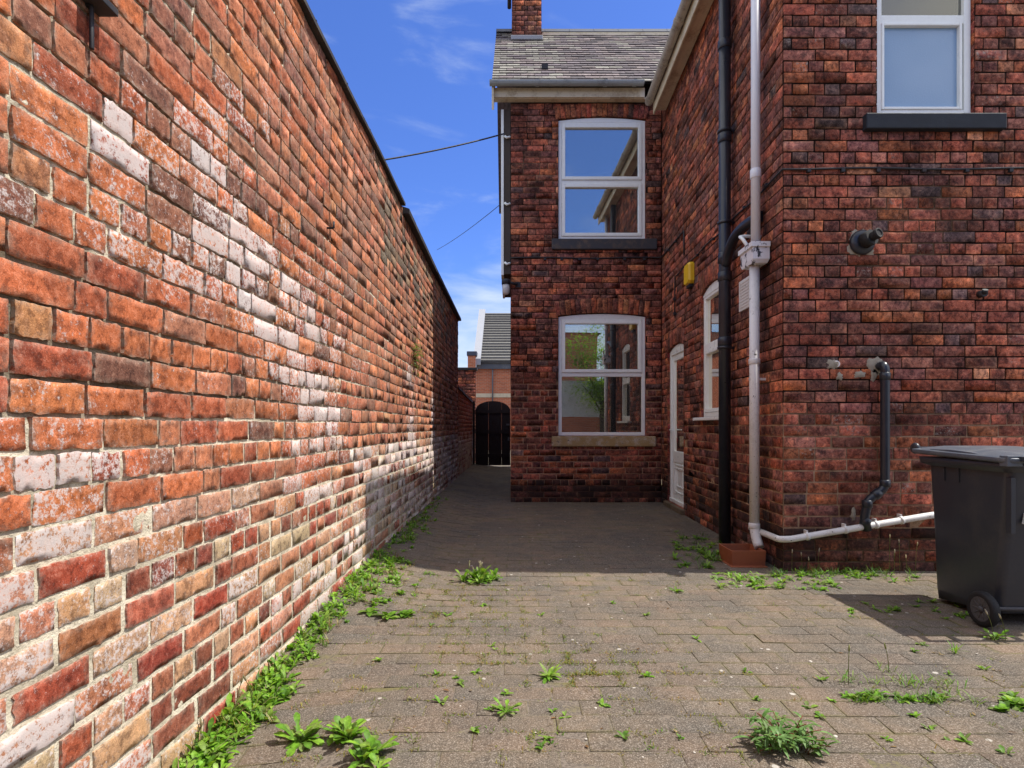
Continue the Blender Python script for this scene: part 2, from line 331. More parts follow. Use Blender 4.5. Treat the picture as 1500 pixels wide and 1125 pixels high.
def course(u0, u1, L, kind, rng, k):
    out = []; u = u0
    first = {'S': (L if k % 2 else L*.75), 'H': L*.5 if k % 2 else L*.28}.get(kind, rng.choice((L, L*.5, L*.75)))
    w = first
    while u < u1-.02:
        w2 = w*(1+rng.uniform(-.03, .03))
        e = u+w2
        if u1-e < L*.22: e = u1
        out.append((u, min(e, u1))); u = e
        w = L if kind == 'S' else L*.5 if kind == 'H' else (L if rng.random() < .62 else L*.5)
    return out
def wall_mesh(B, mapf, u0, u1, z0, z1, c, L, joint, kinds, colf, morf, holes=(), seed=1, resf=None, dpf=None, rough=.002, rag=.0015, rr=.005, step=.05, stepf=None, sag=None, top=None):
    rng = random.Random(seed); k = 0; z = z0
    while z < z1-.02:
        zt = min(z+c, z1); kind = kinds(k, z, rng)
        for (a, b) in course(u0, u1, L, kind, rng, k):
            if top and z > top((a+b)/2): continue
            segs = [(a, b, z, zt)]
            for (h0, h1, g0, g1) in holes:
                new = []
                for (p, q, y0, y1) in segs:
                    if q <= h0 or p >= h1 or y1 <= g0 or y0 >= g1: new.append((p, q, y0, y1)); continue
                    if p < h0: new.append((p, h0, y0, y1))
                    if q > h1: new.append((h1, q, y0, y1))
                    if y0 < g0: new.append((max(p, h0), min(q, h1), y0, g0))
                    if y1 > g1: new.append((max(p, h0), min(q, h1), g1, y1))
                segs = new
            for (p, q, y0, y1) in segs:
                if q-p < .03 or y1-y0 < .022: continue
                um, zm = (p+q)/2, (y0+y1)/2; j = (joint(um, zm) if callable(joint) else joint)/2
                col, white, dirt, band = colf(um, zm, rng)
                dz = rng.uniform(-.0015, .0015); s = sag(um, zm) if sag else 0
                s1 = sag(p, zm) if sag else 0; s2 = sag(q, zm) if sag else 0
                jl, jr = j*rng.uniform(.6, 1.3), j*rng.uniform(.6, 1.3)
                quad = [(p+jl, y0+j+dz+s1), (q-jr, y0+j+dz+s2), (q-jr, y1-j+dz+s2+rng.uniform(-.001, .001)), (p+jl, y1-j+dz+s1+rng.uniform(-.001, .001))]
                if q-p < jl+jr+.015: continue
                dp = (dpf(um, zm, rng) if dpf else rng.gauss(0, .0016))
                add_brick(B, mapf, quad, dp, resf(um, zm) if resf else (1, 1), col, white, dirt, band, rough, rag, rr, rng)
        z = zt; k += 1
    us = {round(u0, 4), round(u1, 4)}; u = u0
    while u < u1: us.add(round(u, 4)); u += stepf(u) if stepf else step
    zs = {round(z0, 4), round(z1, 4)}; z = z0
    while z < z1: zs.add(round(z, 4)); z += step if not stepf else .016
    for h in holes:
        for q in h[:2]:
            if u0 < q < u1: us.add(round(q, 4))
        for q in h[2:]:
            if z0 < q < z1: zs.add(round(q, 4))
    us = sorted(us); zs = sorted(zs); grid = {}
    def gv(i, j):
        if (i, j) not in grid:
            d, col = morf(us[i], zs[j]); grid[(i, j)] = B.vert(mapf(us[i], zs[j], d), (*col, 0))
        return grid[(i, j)]
    for j in range(len(zs)-1):
        for i in range(len(us)-1):
            um, zm = (us[i]+us[i+1])/2, (zs[j]+zs[j+1])/2
            if top and zs[j+1] > top(um): continue
            if any(h0 < um < h1 and g0 < zm < g1 for h0, h1, g0, g1 in holes): continue
            B.face((gv(i, j), gv(i+1, j), gv(i+1, j+1), gv(i, j+1)), 1, True)
def reveal(B, mapf, h, depth, col, dirt=.1):
    u0, u1, z0, z1 = h; rng = random.Random(int(u0*100))
    n = max(1, int((z1-z0)/.09))
    for k in range(n):
        a, b = z0+(z1-z0)*k/n, z0+(z1-z0)*(k+1)/n
        cc = tuple(x*rng.uniform(.6, 1.2) for x in col)
        for u in (u0, u1):
            ids = [B.vert(mapf(u, zz, dd), (*cc, 0), (0, 0, rng.random()), (0, dirt, .5)) for zz, dd in ((a+.004, 0), (a+.004, -depth), (b-.004, -depth), (b-.004, 0))]
            B.face(ids, 0)
    for zz in (z0,):
        ids = [B.vert(mapf(u, zz, dd), (*col, 0), (0, 0, .5), (0, dirt, .5)) for u, dd in ((u0, 0), (u1, 0), (u1, -depth), (u0, -depth))]
        B.face(ids, 0)
def arch(B, mapf, u0, u1, zs, rise, h, n, colf, rng, ext=.02):
    # soldier-brick segmental arch over an opening springing at zs
    w = (u1-u0)/2; um = (u0+u1)/2
    r = (w*w+rise*rise)/(2*rise); cz = zs+rise-r; ang = math.asin(w/r)*1.03
    for k in range(n):
        a0 = -ang+2*ang*k/n; a1 = -ang+2*ang*(k+1)/n; g = .0045/r
        P = lambda a, rad: (um+rad*math.sin(a), cz+rad*math.cos(a))
        col, wh, di, ba = colf(um, zs+.1, rng)
        add_brick(B, mapf, [P(a0+g, r), P(a1-g, r), P(a1-g, r+h), P(a0+g, r+h)], .004+rng.uniform(0, .003), (1, 1), col, wh, di, ba, .001, .002, .002, rng=rng)
    m_ = 12
    for k in range(m_):
        a0 = -ang+2*ang*k/m_; a1 = -ang+2*ang*(k+1)/m_
        ids = [B.vert(mapf(*P2, -.008), (.10, .075, .06, 0)) for P2 in ((um+r*math.sin(a0), cz+r*math.cos(a0)), (um+r*math.sin(a1), cz+r*math.cos(a1)), (um+(r+h)*math.sin(a1), cz+(r+h)*math.cos(a1)), (um+(r+h)*math.sin(a0), cz+(r+h)*math.cos(a0)))]
        B.face(ids, 1)
        ids = [B.vert(mapf(um+r*math.sin(a), cz+r*math.cos(a), d), (.16, .06, .04, 0), (0, 0, .5), (0, .1, .5)) for a, d in ((a0, 0), (a1, 0), (a1, -.15), (a0, -.15))]
        B.face(ids, 0)

# palettes: albedo
LP = [lin(188, 108, 70, .84), lin(178, 98, 66, .84), lin(194, 116, 74, .84), lin(170, 90, 64, .82), lin(160, 106, 84, .84), lin(184, 116, 86, .84), lin(138, 92, 78, .8), lin(190, 130, 92, .84)]
def lcol(y, z, rng):
    r = rng.random()
    w = [.24, .18, .16, .10, .10, .12, .06, .04]
    if z > 2.1: w = [.17, .12, .11, .08, .22, .17, .10, .03]
    col = rng.choices(LP, w)[0]
    if y > 4.8 and z > 2.6 and rng.random() < .35: col = rng.choice((lin(110, 92, 76, .7), lin(138, 108, 80, .75), lin(96, 78, 70, .7)))
    k = rng.uniform(.84, 1.14); col = tuple(c*k*rng.uniform(.96, 1.04) for c in col)
    wh = 0.; g = lambda a, b, x: math.exp(-((x-a)/b)**2)
    wh += 1.3*g(3.15, .95, y)*g(1.72, .42, z)*rng.uniform(.2, 1.)
    wh += 1.15*g(2.15, .55, y)*g(2.0, .24, z)*rng.uniform(.15, 1.05)
    wh += .70*g(2.6, .35, y)*g(2.45, .3, z)*rng.uniform(0, .8)
    wh += 1.3*g(3.6, .45, y)*g(1.12, .28, z)*rng.uniform(.3, 1.1)
    wh += .5*sm(4., 4.6, y)*sm(1.15, .8, z)*rng.uniform(.3, 1.1)
    wh += 1.0*g(6.65, .35, y)*sm(.6, .9, z)*(1-sm(1.55, 1.95, z))*rng.uniform(.5, 1.1)
    wh += 1.0*g(8.55, .22, y)*sm(.7, 1., z)*(1-sm(1.5, 1.8, z))*rng.uniform(.6, 1.1)
    wh += .6*g(1.5, .6, y)*g(1.0, .2, z)*rng.uniform(.3, 1.2)
    lo = sm(1.0, .62, z+.12*nz(y*1.5, z*2, 4)) if y < 4.2 else sm(1.15, .75, z)
    band = rng.uniform(.1, .7)
    if lo > .3:
        if rng.random() < (.40 if y < 4.2 else .22):
            col = tuple(c*rng.uniform(.85, 1.1) for c in rng.choice((lin(168, 82, 56, .84), lin(156, 76, 56, .84), lin(140, 78, 62, .84), lin(170, 100, 74, .84)))); wh += rng.uniform(0, .3); band = .5
        else:
            col = tuple(c*rng.uniform(.9, 1.1) for c in rng.choice((lin(194, 142, 112, .84), lin(192, 134, 102, .84), lin(198, 158, 124, .84), lin(192, 164, 130, .84), lin(184, 120, 88, .84)))); wh += rng.uniform(.2, .85); band = .2
    else: wh += .34*rng.random()*rng.random()
    wh *= .80+.75*nz(y*1.6, z*2.6, 21)
    return col, clamp(wh, 0, .77), .18*rng.random() if z > 2.4 else .08*rng.random(), band
def lmor(y, z):
    n = nz(y*18, z*18, 2)+.6*nz(y*45, z*45, 6); big = nz(y*.6, z*4.2, 9)+.35*nz(y*1.6, z*1.6, 4)
    lo = sm(1.15, .70, z+.22*big)
    d = -.0122+.0030*n+.0085*lo-.0012*lo*n
    fill = sm(-.05, .22, big+.15*n) * (1-lo)                     # patches still pointed with pale mortar
    d += .0062*fill
    d += .008*nz(y*.6, z*.8, 3)+(.003 if z < .75 else 0)
    cr = lin(226, 216, 194, .95); dk = lin(120, 100, 80, .55)
    t = clamp(.25+.85*lo+.8*fill)
    if z > 2.2: t = clamp(t+.22)
    if y > 4.6: t = clamp(t+.25); d += .003*(1-lo)*(1-fill)
    sw = clamp(1.1*math.exp(-((y-3.1)/.9)**2)*math.exp(-((z-1.72)/.36)**2)+math.exp(-((y-3.6)/.4)**2)*math.exp(-((z-1.12)/.25)**2)); t = clamp(t+.5*sw)
    return d, tuple(a*t+b*(1-t) for a, b in zip(cr, dk))
HP = [lin(116, 72, 66, 1.5), lin(132, 74, 58, 1.6), lin(154, 84, 64, 1.6), lin(162, 96, 64, 1.6), lin(92, 76, 76, 1.4), lin(112, 68, 58, 1.5), lin(178, 124, 94, 1.45), lin(146, 94, 82, 1.5)]
_m = lin(124, 72, 58, 1.5)
HPM = [tuple(a*.90+b*.10 for a, b in zip(h, _m)) for h in HP]
def house_col(kind):
    def f(u, z, rng):
        if kind == 'near': w = [.21, .24, .15, .12, .05, .15, .03, .05] if z > 1.25 else [.10, .30, .13, .12, .02, .28, .01, .04]
        elif kind == 'far': w = [.20, .28, .13, .10, .04, .23, .01, .01] if z > 1.9 else [.10, .34, .08, .12, .02, .34, 0, 0]
        else: w = [.14, .31, .12, .12, .03, .25, .01, .02]
        k = rng.uniform(.55, 1.28); col = tuple(c*k*rng.uniform(.95, 1.05) for c in rng.choices(HPM, w)[0])
        dirt = .10*rng.random(); wh = 0.
        if kind == 'far':
            if z < .34: dirt = rng.uniform(.45, .95)
            elif z < .45: dirt = rng.uniform(.05, .6)
            elif 1.9 < z < 3.6: dirt = .30*rng.random()
        if kind == 'side':
            if z < .75: dirt = rng.uniform(.2, .85)*sm(.85, .45, z)+.1
            if abs(u-5.0) < .16 and z < 2.6: dirt = rng.uniform(.3, .7)
            if rng.random() < .10 and z < .7: wh = .35
        if kind == 'near':
            if z < .30: dirt = rng.uniform(.45, .8)
            if u < 2.45 and z < .75: dirt += .2*rng.random()
            if .55 < z < 1.3 and rng.random() < .12: wh = rng.uniform(.2, .45)
            if z > 1.5 and rng.random() < .06: wh = rng.uniform(.15, .35)
        return col, wh, dirt, rng.uniform(.2, .8)
    return f
def house_mor(zl, lo=lin(176, 146, 118, 1.), hi=lin(50, 42, 38, .7)):
    def f(u, z):
        n = nz(u*20, z*20, 3); t = sm(zl+.12, zl-.12, z+.12*nz(u*1.2, z*.8, 1))
        t = clamp(t+.35*sm(.25, .5, nz(u*.9, z*.9, 12)))
        if z < .33: t *= .35
        return -.0078+.0030*t+.0012*n, tuple(a*t+b*(1-t) for a, b in zip(lo, hi))
    return f
def english(k, z, rng):
    if z > 2.05: return 'S' if k % 2 else 'H'
    return 'M' if k % 3 else 'S'
def mixed(k, z, rng): return 'H' if k % 4 == 0 else ('M' if k % 2 else 'S')

# =================================================================== the setting
# ---- ground sheet
B = MB()
gx = [-400, -120, -40, -12, -6, -3]+[-2+.25*k for k in range(29)]+[6, 8, 12, 40, 120, 400]
gy = [-400, -120, -40, -15, -6, -2]+[-1+.25*k for k in range(77)]+[20, 25, 40, 120, 400]
G = [[B.vert((x, y, -.055+(ground_z(x, y) if -2.2 < x < 6 and -1.2 < y < 18 else 0)), (.5, .5, .5)) for x in gx] for y in gy]
for j in range(len(gy)-1):
    for i in range(len(gx)-1): B.face((G[j][i], G[j][i+1], G[j+1][i+1], G[j+1][i]), 0, True)
B.build('ground', M['soil'], kind='structure')
# ---- jointing layer and block paving
def joint_layer():
    B = MB(); xs = [-1.22+.08*k for k in range(90)]; ys = [.9+.08*k for k in range(200)]
    g = {}
    def v(i, j):
        if (i, j) not in g: g[(i, j)] = B.vert((xs[i], ys[j], ground_z(xs[i], ys[j])-.0020+.0022*nz(xs[i]*9, ys[j]*9, 1)))
        return g[(i, j)]
    for j in range(len(ys)-1):
        for i in range(len(xs)-1):
            if ys[j] > 8.8 and xs[i] > .1: continue
            B.face((v(i, j), v(i+1, j), v(i+1, j+1), v(i, j+1)), 0, True)
    B.build('path', M['soil'], kind='structure')
joint_layer()
def paving():
    B = MB(); rng = random.Random(11); PW, PD = .21, .127; g = .0013
    pal = [lin(146, 132, 116, .50), lin(144, 131, 116, .50), lin(149, 132, 116, .50), lin(141, 130, 117, .50)]
    row = 0; y = .9
    while y < 16.6:
        x = -1.30+(PW/2 if row % 2 else 0)+.01*nz(0, y, 5)
        while x < 5.6:
            x1 = x+PW
            if y > 8.75 and x > -.05: break
            if y > 4.55 and x > side_x(y)-.02: break
            if x1 < wall_x(y)-.02: x = x1; continue
            col = rng.choice(pal); k = rng.uniform(.955, 1.045); col = tuple(c*k for c in col)
            h = rng.gauss(0, .0009); tx = rng.gauss(0, .0011); ty = rng.gauss(0, .0011); wv = .004*nz(x*.7, y*.7, 2)
            pts = []
            for (sx, sy, e, dd) in ((0, 0, 0, -.020), (1, 0, 0, -.020), (1, 1, 0, -.020), (0, 1, 0, -.020),
                                    (0, 0, 0, -.0014), (1, 0, 0, -.0014), (1, 1, 0, -.0014), (0, 1, 0, -.0014),
                                    (0, 0, .0035, 0), (1, 0, .0035, 0), (1, 1, .0035, 0), (0, 1, .0035, 0),
                                    (0, 0, .03, .0005), (1, 0, .03, .0005), (1, 1, .03, .0005), (0, 1, .03, .0005)):
                px = x+g+(PW-2*g)*sx+(e if sx == 0 else -e)+rng.uniform(-.0012, .0012); py = y+wv+g+(PD-2*g)*sy+(e if sy == 0 else -e)+rng.uniform(-.0012, .0012)
                pz = ground_z(px, py)+h+dd+tx*(sx-.5)+ty*(sy-.5)
                pts.append(B.vert((px, py, pz), col, (0, 0, 0), (1. if e < .01 else 0., 0, 0)))
            for r0 in (0, 4, 8):
                for k in range(4): B.face((pts[r0+k], pts[r0+(k+1) % 4], pts[r0+4+(k+1) % 4], pts[r0+4+k]), 0, r0 > 0)
            B.face(pts[12:16], 0, True)
            x = x1
        y += PD; row += 1
    B.build('pavement', M['paver'], attrs=True, kind='structure')
paving()

# =================================================================== boundary wall on the left
def lmap(u, z, d): return (wall_x(u)+d, u, z)
def boundary():
    root = thing('boundary_wall', 'tall sunlit old red brick wall with white salt stains, left of the yard', 'wall', (-1.27, 4., 0))
    B = MB()
    def res(u, z): return (8, 4) if u < 2.6 else (4, 2) if u < 4 else (2, 1) if u < 6 else (1, 1)
    def dpf(u, z, rng): return rng.gauss(0, .0018)+(.004 if z < .75 else 0)+.008*nz(u*.6, z*.8, 3)
    ljoint = lambda u, z: .0122+.0075*sm(.95, .6, z+.15*nz(u*1.3, z*2, 6))+.003*sm(.1, .3, nz(u*.8, z*3, 17))
    sag = lambda u, z: .012*nz(u*.55, z*.3, 8)+.006*nz(u*1.7, z*.6, 2)
    wall_mesh(B, lmap, .7, 6.12, -.16, 3.46, .0955, .255, ljoint, mixed, lcol, lmor, (), 5, res, dpf, .0007, .0036, .0014, stepf=lambda u: .016 if u < 3 else .026 if u < 4.2 else .05, sag=sag)
    wall_mesh(B, lmap, 6.12, 12.4, -.16, 3.40, .0955, .255, ljoint, mixed, lcol, lmor, (), 6, lambda u, z: (1, 1), dpf, .0007, .0036, .0014, step=.05)
    def low(u, z): return d_low(u, z)
    # body of the wall behind the facing bricks, and the part that runs back past the camera
    c = lin(150, 84, 64, .8)
    B.box((-1.27-.30, -3, -.2), (-1.28, .7, 3.46), 0, c)
    for a, b, zt in ((.7, 3, 3.46), (3, 6.12, 3.46), (6.12, 12.4, 3.40)):
        B.hexa([(wall_x(a)-.3, a, -.2), (wall_x(a)-.03, a, -.2), (wall_x(b)-.03, b, -.2), (wall_x(b)-.3, b, -.2), (wall_x(a)-.3, a, zt-.004), (wall_x(a)-.03, a, zt-.004), (wall_x(b)-.03, b, zt-.004), (wall_x(b)-.3, b, zt-.004)], 0, c)
    B.build('wall', [M['lbrick'], M['mortar']], root, attrs=True)
    # coping
    C = MB(); rng = random.Random(3)
    y = -2.8
    while y < 6.05:
        e = min(y+.45, 6.10); a = wall_x(y); b = wall_x(e); zt = 3.46+rng.uniform(0, .006)
        prof = [(.035, .0), (.035, .028), (-.10, .075), (-.24, .028), (-.34, .0)]
        C.prism([(a+p, y+.003, zt+q) for p, q in prof], (b-a, e-y-.006, 0)); y = e
    y = .9
    while y < 6:
        C.tube([(wall_x(y)+.02, y, 3.50), (wall_x(y)-.02, y, 3.525), (wall_x(y)-.06, y+.01, 3.535)], .016, 8); y += .62
    C.build('coping', M['coping'], root)
    C = MB(); y = 6.14
    while y < 12.4:
        e = min(y+.45, 12.42); a = wall_x(y); b = wall_x(e); zt = 3.40+rng.uniform(0, .005)
        prof = [(.065, .0), (.065, .05), (-.08, .10), (-.24, .05), (-.34, .0)]
        C.prism([(a+p, y+.002, zt+q) for p, q in prof], (b-a, e-y-.004, 0)); y = e
    C.build('coping', M['coping'], root)['label'] = 'dark ridged coping on the farther length of wall'
boundary()
def low_wall():
    root = thing('low_wall', 'lower shaded brick wall between the tall wall and the dark gate', 'wall', (-1.15, 14.5, 0))
    B = MB()
    top = lambda u: 2.02-.035*(u-12.4)
    wall_mesh(B, lmap, 12.42, 16.55, -.12, 2.05, .0955, .255, .012, mixed, lcol, lmor, (), 8, None, None, .002, .002, .006, step=.08, top=top)
    B.hexa([(wall_x(12.42)-.25, 12.42, -.2), (wall_x(12.42)-.03, 12.42, -.2), (wall_x(16.55)-.03, 16.55, -.2), (wall_x(16.55)-.25, 16.55, -.2), (wall_x(12.42)-.25, 12.42, 1.94), (wall_x(12.42)-.03, 12.42, 1.94), (wall_x(16.55)-.03, 16.55, 1.80), (wall_x(16.55)-.25, 16.55, 1.80)], 0, lin(130, 76, 60, .8))
    B.build('wall', [M['lbrick'], M['mortar']], root, attrs=True)
    C = MB()
    C.hexa([(wall_x(12.42)-.28, 12.42, 1.945), (wall_x(12.42)+.03, 12.42, 1.945), (wall_x(16.55)+.03, 16.55, 1.805), (wall_x(16.55)-.28, 16.55, 1.805), (wall_x(12.42)-.25, 12.42, 2.02), (wall_x(12.42)+.0, 12.42, 2.02), (wall_x(16.55)+.0, 16.55, 1.88), (wall_x(16.55)-.25, 16.55, 1.88)])
    C.build('coping', M['coping'], root)
    # wall facing the yard beyond
    root = thing('yard_wall', 'short brown brick wall with flat dark coping seen above the low wall', 'wall', (-1.4, 18., 0))
    B = MB()
    wall_mesh(B, lambda u, z, d: (u, 18.-d, z), -3.4, -1.13, -.1, 2.9, .0955, .255, .012, mixed, house_col('side'), house_mor(0), (), 9, None, None, step=.1)
    B.box((-3.4, 18.03, -.1), (-1.13, 18.25, 2.9), 0, lin(120, 70, 58, 1))
    B.build('wall', [M['hbrick'], M['mortar']], root, attrs=True)
    C = MB(); C.box((-3.45, 17.95, 2.9), (-1.08, 18.3, 2.98)); C.build('coping', M['coping'], root, bevel=.01)
low_wall()

# =================================================================== the brick house
house = thing('brick_house', 'two storey dark red brick house with white windows and slate roof, right of the yard', 'house', (3., 7., 0))
YN, YF = 4.61, 8.79
XC = side_x(YN); XF = side_x(YF)
def nmap(u, z, d): return (u, YN-d, z)
def fmap(u, z, d): return (u, YF-d, z)
def smap(u, z, d): return (side_x(u)-d, u+.0275*d, z)
def gmap(u, z, d): return (-.02-d, u, z)
CH = .0905; LH = .252
NW = (2.900, 3.672, 3.615, 4.95)                      # upper near window
FL = (.703, 2.027, 1.005, 2.825); FU = (.703, 2.027, 3.985, 5.805)
DO = (7.56, 8.43, .07, 2.22); SW = (6.02, 6.80, 1.25, 2.68)
def walls():
    rng = random.Random(2)
    B = MB(); cf = house_col('near')
    wall_mesh(B, nmap, XC, 5.6, -.02, 5.95, CH, LH, .0125, english, cf, house_mor(1.25), [NW], 21, lambda u, z: (2, 1), None, .0006, .0024, .0012, step=.04)
    reveal(B, nmap, NW, .10, lin(120, 62, 52, 1.5))
    B.poly([(5.6, YN, -.05), (9.9, YN, -.05), (9.9, YN, 5.95), (5.6, YN, 5.95)], 0, lin(130, 70, 58, 1.5))
    B.poly([(XC-.1, YN, 5.95), (9.9, YN, 5.95), (5.95, YN, 9.3)], 0, lin(130, 70, 58, 1.5))
    B.build('wall', [M['hbrick'], M['mortar']], house, attrs=True)['label'] = 'large brick wall facing the yard beside the bin'
    B = MB(); cf = house_col('side'); holes = [DO, SW]
    wall_mesh(B, smap, YN+.012, YF-.002, -.02, 5.93, CH, LH, .0105, lambda k, z, r: 'M' if k % 3 else 'S', cf, house_mor(1.3, lin(190, 156, 126, 1.)), [(h[0], h[1], h[2], h[3]+.075) for h in holes], 22, lambda u, z: (2, 1) if u < 6 else (1, 1), None, .0006, .0024, .0012, step=.045)
    for h in holes: reveal(B, smap, h, .11, lin(120, 62, 52, 1.5))
    arch(B, smap, DO[0], DO[1], DO[3], .07, .20, 10, cf, rng); arch(B, smap, SW[0], SW[1], SW[3], .07, .20, 9, cf, rng)
    B.build('wall', [M['hbrick'], M['mortar']], house, attrs=True)['label'] = 'narrow side wall holding the door and the pipes'
    B = MB(); cf = house_col('far')
    wall_mesh(B, fmap, -.02, XF-.005, -.02, 6.05, CH, LH, .0105, lambda k, z, r: 'M' if z > 1.85 else ('S' if k % 3 else 'H'), cf, house_mor(1.85, lin(200, 162, 132, 1.)), [(h[0], h[1], h[2], h[3]+.05) for h in (FL, FU)], 23, lambda u, z: (1, 1), None, .0006, .0024, .0012, step=.05)
    reveal(B, fmap, FL, .10, lin(120, 62, 52, 1.5)); reveal(B, fmap, FU, .10, lin(120, 62, 52, 1.5))
    def warm(u, z, r):
        return tuple(c*r.uniform(.8, 1.1) for c in r.choice((HP[1], HP[3], HP[3], HP[2], HP[5]))), 0, .12, .6
    arch(B, fmap, FL[0]-.02, FL[1]+.02, FL[3], .045, .22, 18, warm, rng); arch(B, fmap, FU[0]-.02, FU[1]+.02, FU[3], .045, .19, 18, warm, rng)
    B.build('wall', [M['hbrick'], M['mortar']], house, attrs=True)['label'] = 'rear wing wall with two white sash windows'
    B = MB()
    wall_mesh(B, gmap, YF+.012, 13.2, -.02, 5.95, CH, LH, .009, english, house_col('side'), house_mor(1.3), (), 24, None, None, step=.2)
    B.poly([(-.02, YF, 5.95), (-.02, 13.2, 5.95), (-.02, 11., 8.5)], 0, lin(130, 70, 58, 1.5))
    B.box((-.02, 13.21, -.05), (6., 17.4, 4.3), 0, lin(130, 70, 58, 1.5))  # unseen rear extension, added to keep the low wall and gate in shade
    B.poly([(-.02, 13.2, -.05), (9.9, 13.2, -.05), (9.9, 13.2, 6.), (-.02, 13.2, 6.)], 0, lin(130, 70, 58, 1.5))
    B.poly([(9.9, YN, -.05), (9.9, 13.2, -.05), (9.9, 13.2, 6.), (9.9, YN, 6.)], 0, lin(130, 70, 58, 1.5))
    B.build('wall', [M['hbrick'], M['mortar']], house, attrs=True)['label'] = 'gable wall along the narrow alley'
walls()
def roofs():
    # slated rear wing
    B = MB(); rng = random.Random(31)
    y0, z0, y1, z1 = 8.58, 6.24, 11.0, 8.60; x0, x1 = -.30, 6.2
    n = 23; sl = math.hypot(y1-y0, z1-z0); dy, dz = (y1-y0)/sl, (z1-z0)/sl
    pal = [lin(128, 116, 122, .62), lin(116, 105, 110, .66), lin(146, 133, 132, .66), lin(102, 93, 98, .66), lin(138, 124, 124, .66)]
    lich = [lin(162, 158, 148, .68), lin(154, 149, 140, .68), lin(147, 142, 134, .68), lin(142, 136, 131, .68)]
    def roof_pt(x, s, h): return (x, y0+dy*s-dz*h, z0+dz*s+dy*h)
    for k in range(n):
        s0 = sl*k/n; x = x0-(.11 if k % 2 else 0)
        while x < x1:
            a, b = max(x, x0), x+.215
            if b > a+.02:
                pt = nz(a*1.1, s0*.9, 5)+.5*nz(a*3, s0*3, 2)
                pl = .8 if a < .75 else .3
                pl += .35*sm(2.7, 3.3, s0)
                col = rng.choice(lich if rng.random() < pl*sm(-.35, .25, pt) else pal); q = rng.uniform(.75, 1.15); col = tuple(c*q for c in col)
                h = rng.uniform(0, .006); g = .003; e = .16+rng.uniform(-.006, .006)
                o = rng.uniform(-.006, .006)
                c8 = [roof_pt(a+g, s0-.015+o, .010+h), roof_pt(b-g, s0-.015+o, .010+h), roof_pt(b-g, s0+e+.06, -.004), roof_pt(a+g, s0+e+.06, -.004),
                      roof_pt(a+g, s0-.015+o, .024+h), roof_pt(b-g, s0-.015+o, .024+h), roof_pt(b-g, s0+e+.06, .004), roof_pt(a+g, s0+e+.06, .004)]
                B.hexa(c8, 0, col)
            x += .215
    B.poly([roof_pt(x0, -.02, -.012), roof_pt(x1, -.02, -.012), roof_pt(x1, sl, -.012), roof_pt(x0, sl, -.012)], 0, lin(70, 64, 66))
    B.poly([(x0, y1, z1), (x1, y1, z1), (x1, 13.5, 6.1), (x0, 13.5, 6.1)], 0, lin(110, 102, 104, .7))
    rf = B.build('roof', M['slate'], house, attrs=True); rf['label'] = 'lichen stained slate roof of the rear wing'
    C = MB(); x = x0
    while x < x1:
        e = min(x+.46, x1); C.prism([(x+.003, y1-.13, z1-.05), (x+.003, y1-.02, z1+.075), (x+.003, y1+.02, z1+.075), (x+.003, y1+.13, z1-.05)], (e-x-.006, 0, 0)); x = e
    C.build('ridge_tile', M['kneeler'], rf)
    C = MB(); C.box((.56, y1-.20, z1-.175), (x1, y1-.135, z1-.115)); C.build('ridge_mortar', M['cream'], rf, bevel=.01)
    C = MB(); C.prism([(-.30, 8.58, 6.20), (-.30, 8.60, 5.84), (-.30, 8.70, 5.92), (-.30, 11., 8.38), (-.30, 11., 8.56)], (.03, 0, 0)); C.build('bargeboard', M['cream'], house)
    C = MB(); C.box((.52-.06, 9.05, 6.70), (.62-.06, 9.0, 6.78)); C.build('roof_vent', M['iron'], rf)
    # main roof over the near wing
    B = MB(); c = lin(110, 102, 104, .7)
    B.hexa([(1.93, YN-.02, 5.86), (5.95, YN-.02, 9.33), (5.95, 11., 9.33), (2.05, 8.42, 5.86), (1.93, YN-.02, 5.92), (5.95, YN-.02, 9.40), (5.95, 11., 9.40), (2.05, 8.42, 5.92)], 0, c)
    B.hexa([(5.96, YN-.02, 9.33), (10.1, YN-.02, 5.86), (10.1, 13.3, 5.86), (5.96, 11., 9.33), (5.96, YN-.02, 9.40), (10.1, YN-.02, 5.92), (10.1, 13.3, 5.92), (5.96, 11., 9.40)], 0, c)
    B.build('roof', M['slate'], house, attrs=True)['label'] = 'main slate roof above the downpipes'
    # chimney
    B = MB(); cx0, cx1, cy0, cy1 = 0., .535, 10.5, 11.3
    wall_mesh(B, lambda u, z, d: (u, cy0-d, z), cx0, cx1, 7.95, 10.6, CH, LH*.9, .009, english, house_col('near'), house_mor(0), (), 41, None, None, step=.1)
    wall_mesh(B, lambda u, z, d: (cx0-d, u, z), cy0+.01, cy1, 7.95, 10.6, CH, LH*.9, .009, english, house_col('near'), house_mor(0), (), 42, None, None, step=.1)
    B.box((cx0+.02, cy0+.02, 7.9), (cx1-.001, cy1, 10.59), 0, lin(110, 60, 54, 1.4))
    ch = B.build('chimney', [M['hbrick'], M['mortar']], rf, attrs=True)
    C = MB(); C.box((cx0-.02, cy0-.055, 8.12), (cx1+.02, cy0-.012, 8.20)); C.build('flashing', M['leadgrey'], rf, bevel=.01)
    C = MB(); C.tube([(-.05, 10.75, 8.9), (-.05, 10.75, 10.4)], .035, 8); C.build('aerial_pole', M['iron'], rf)
roofs()
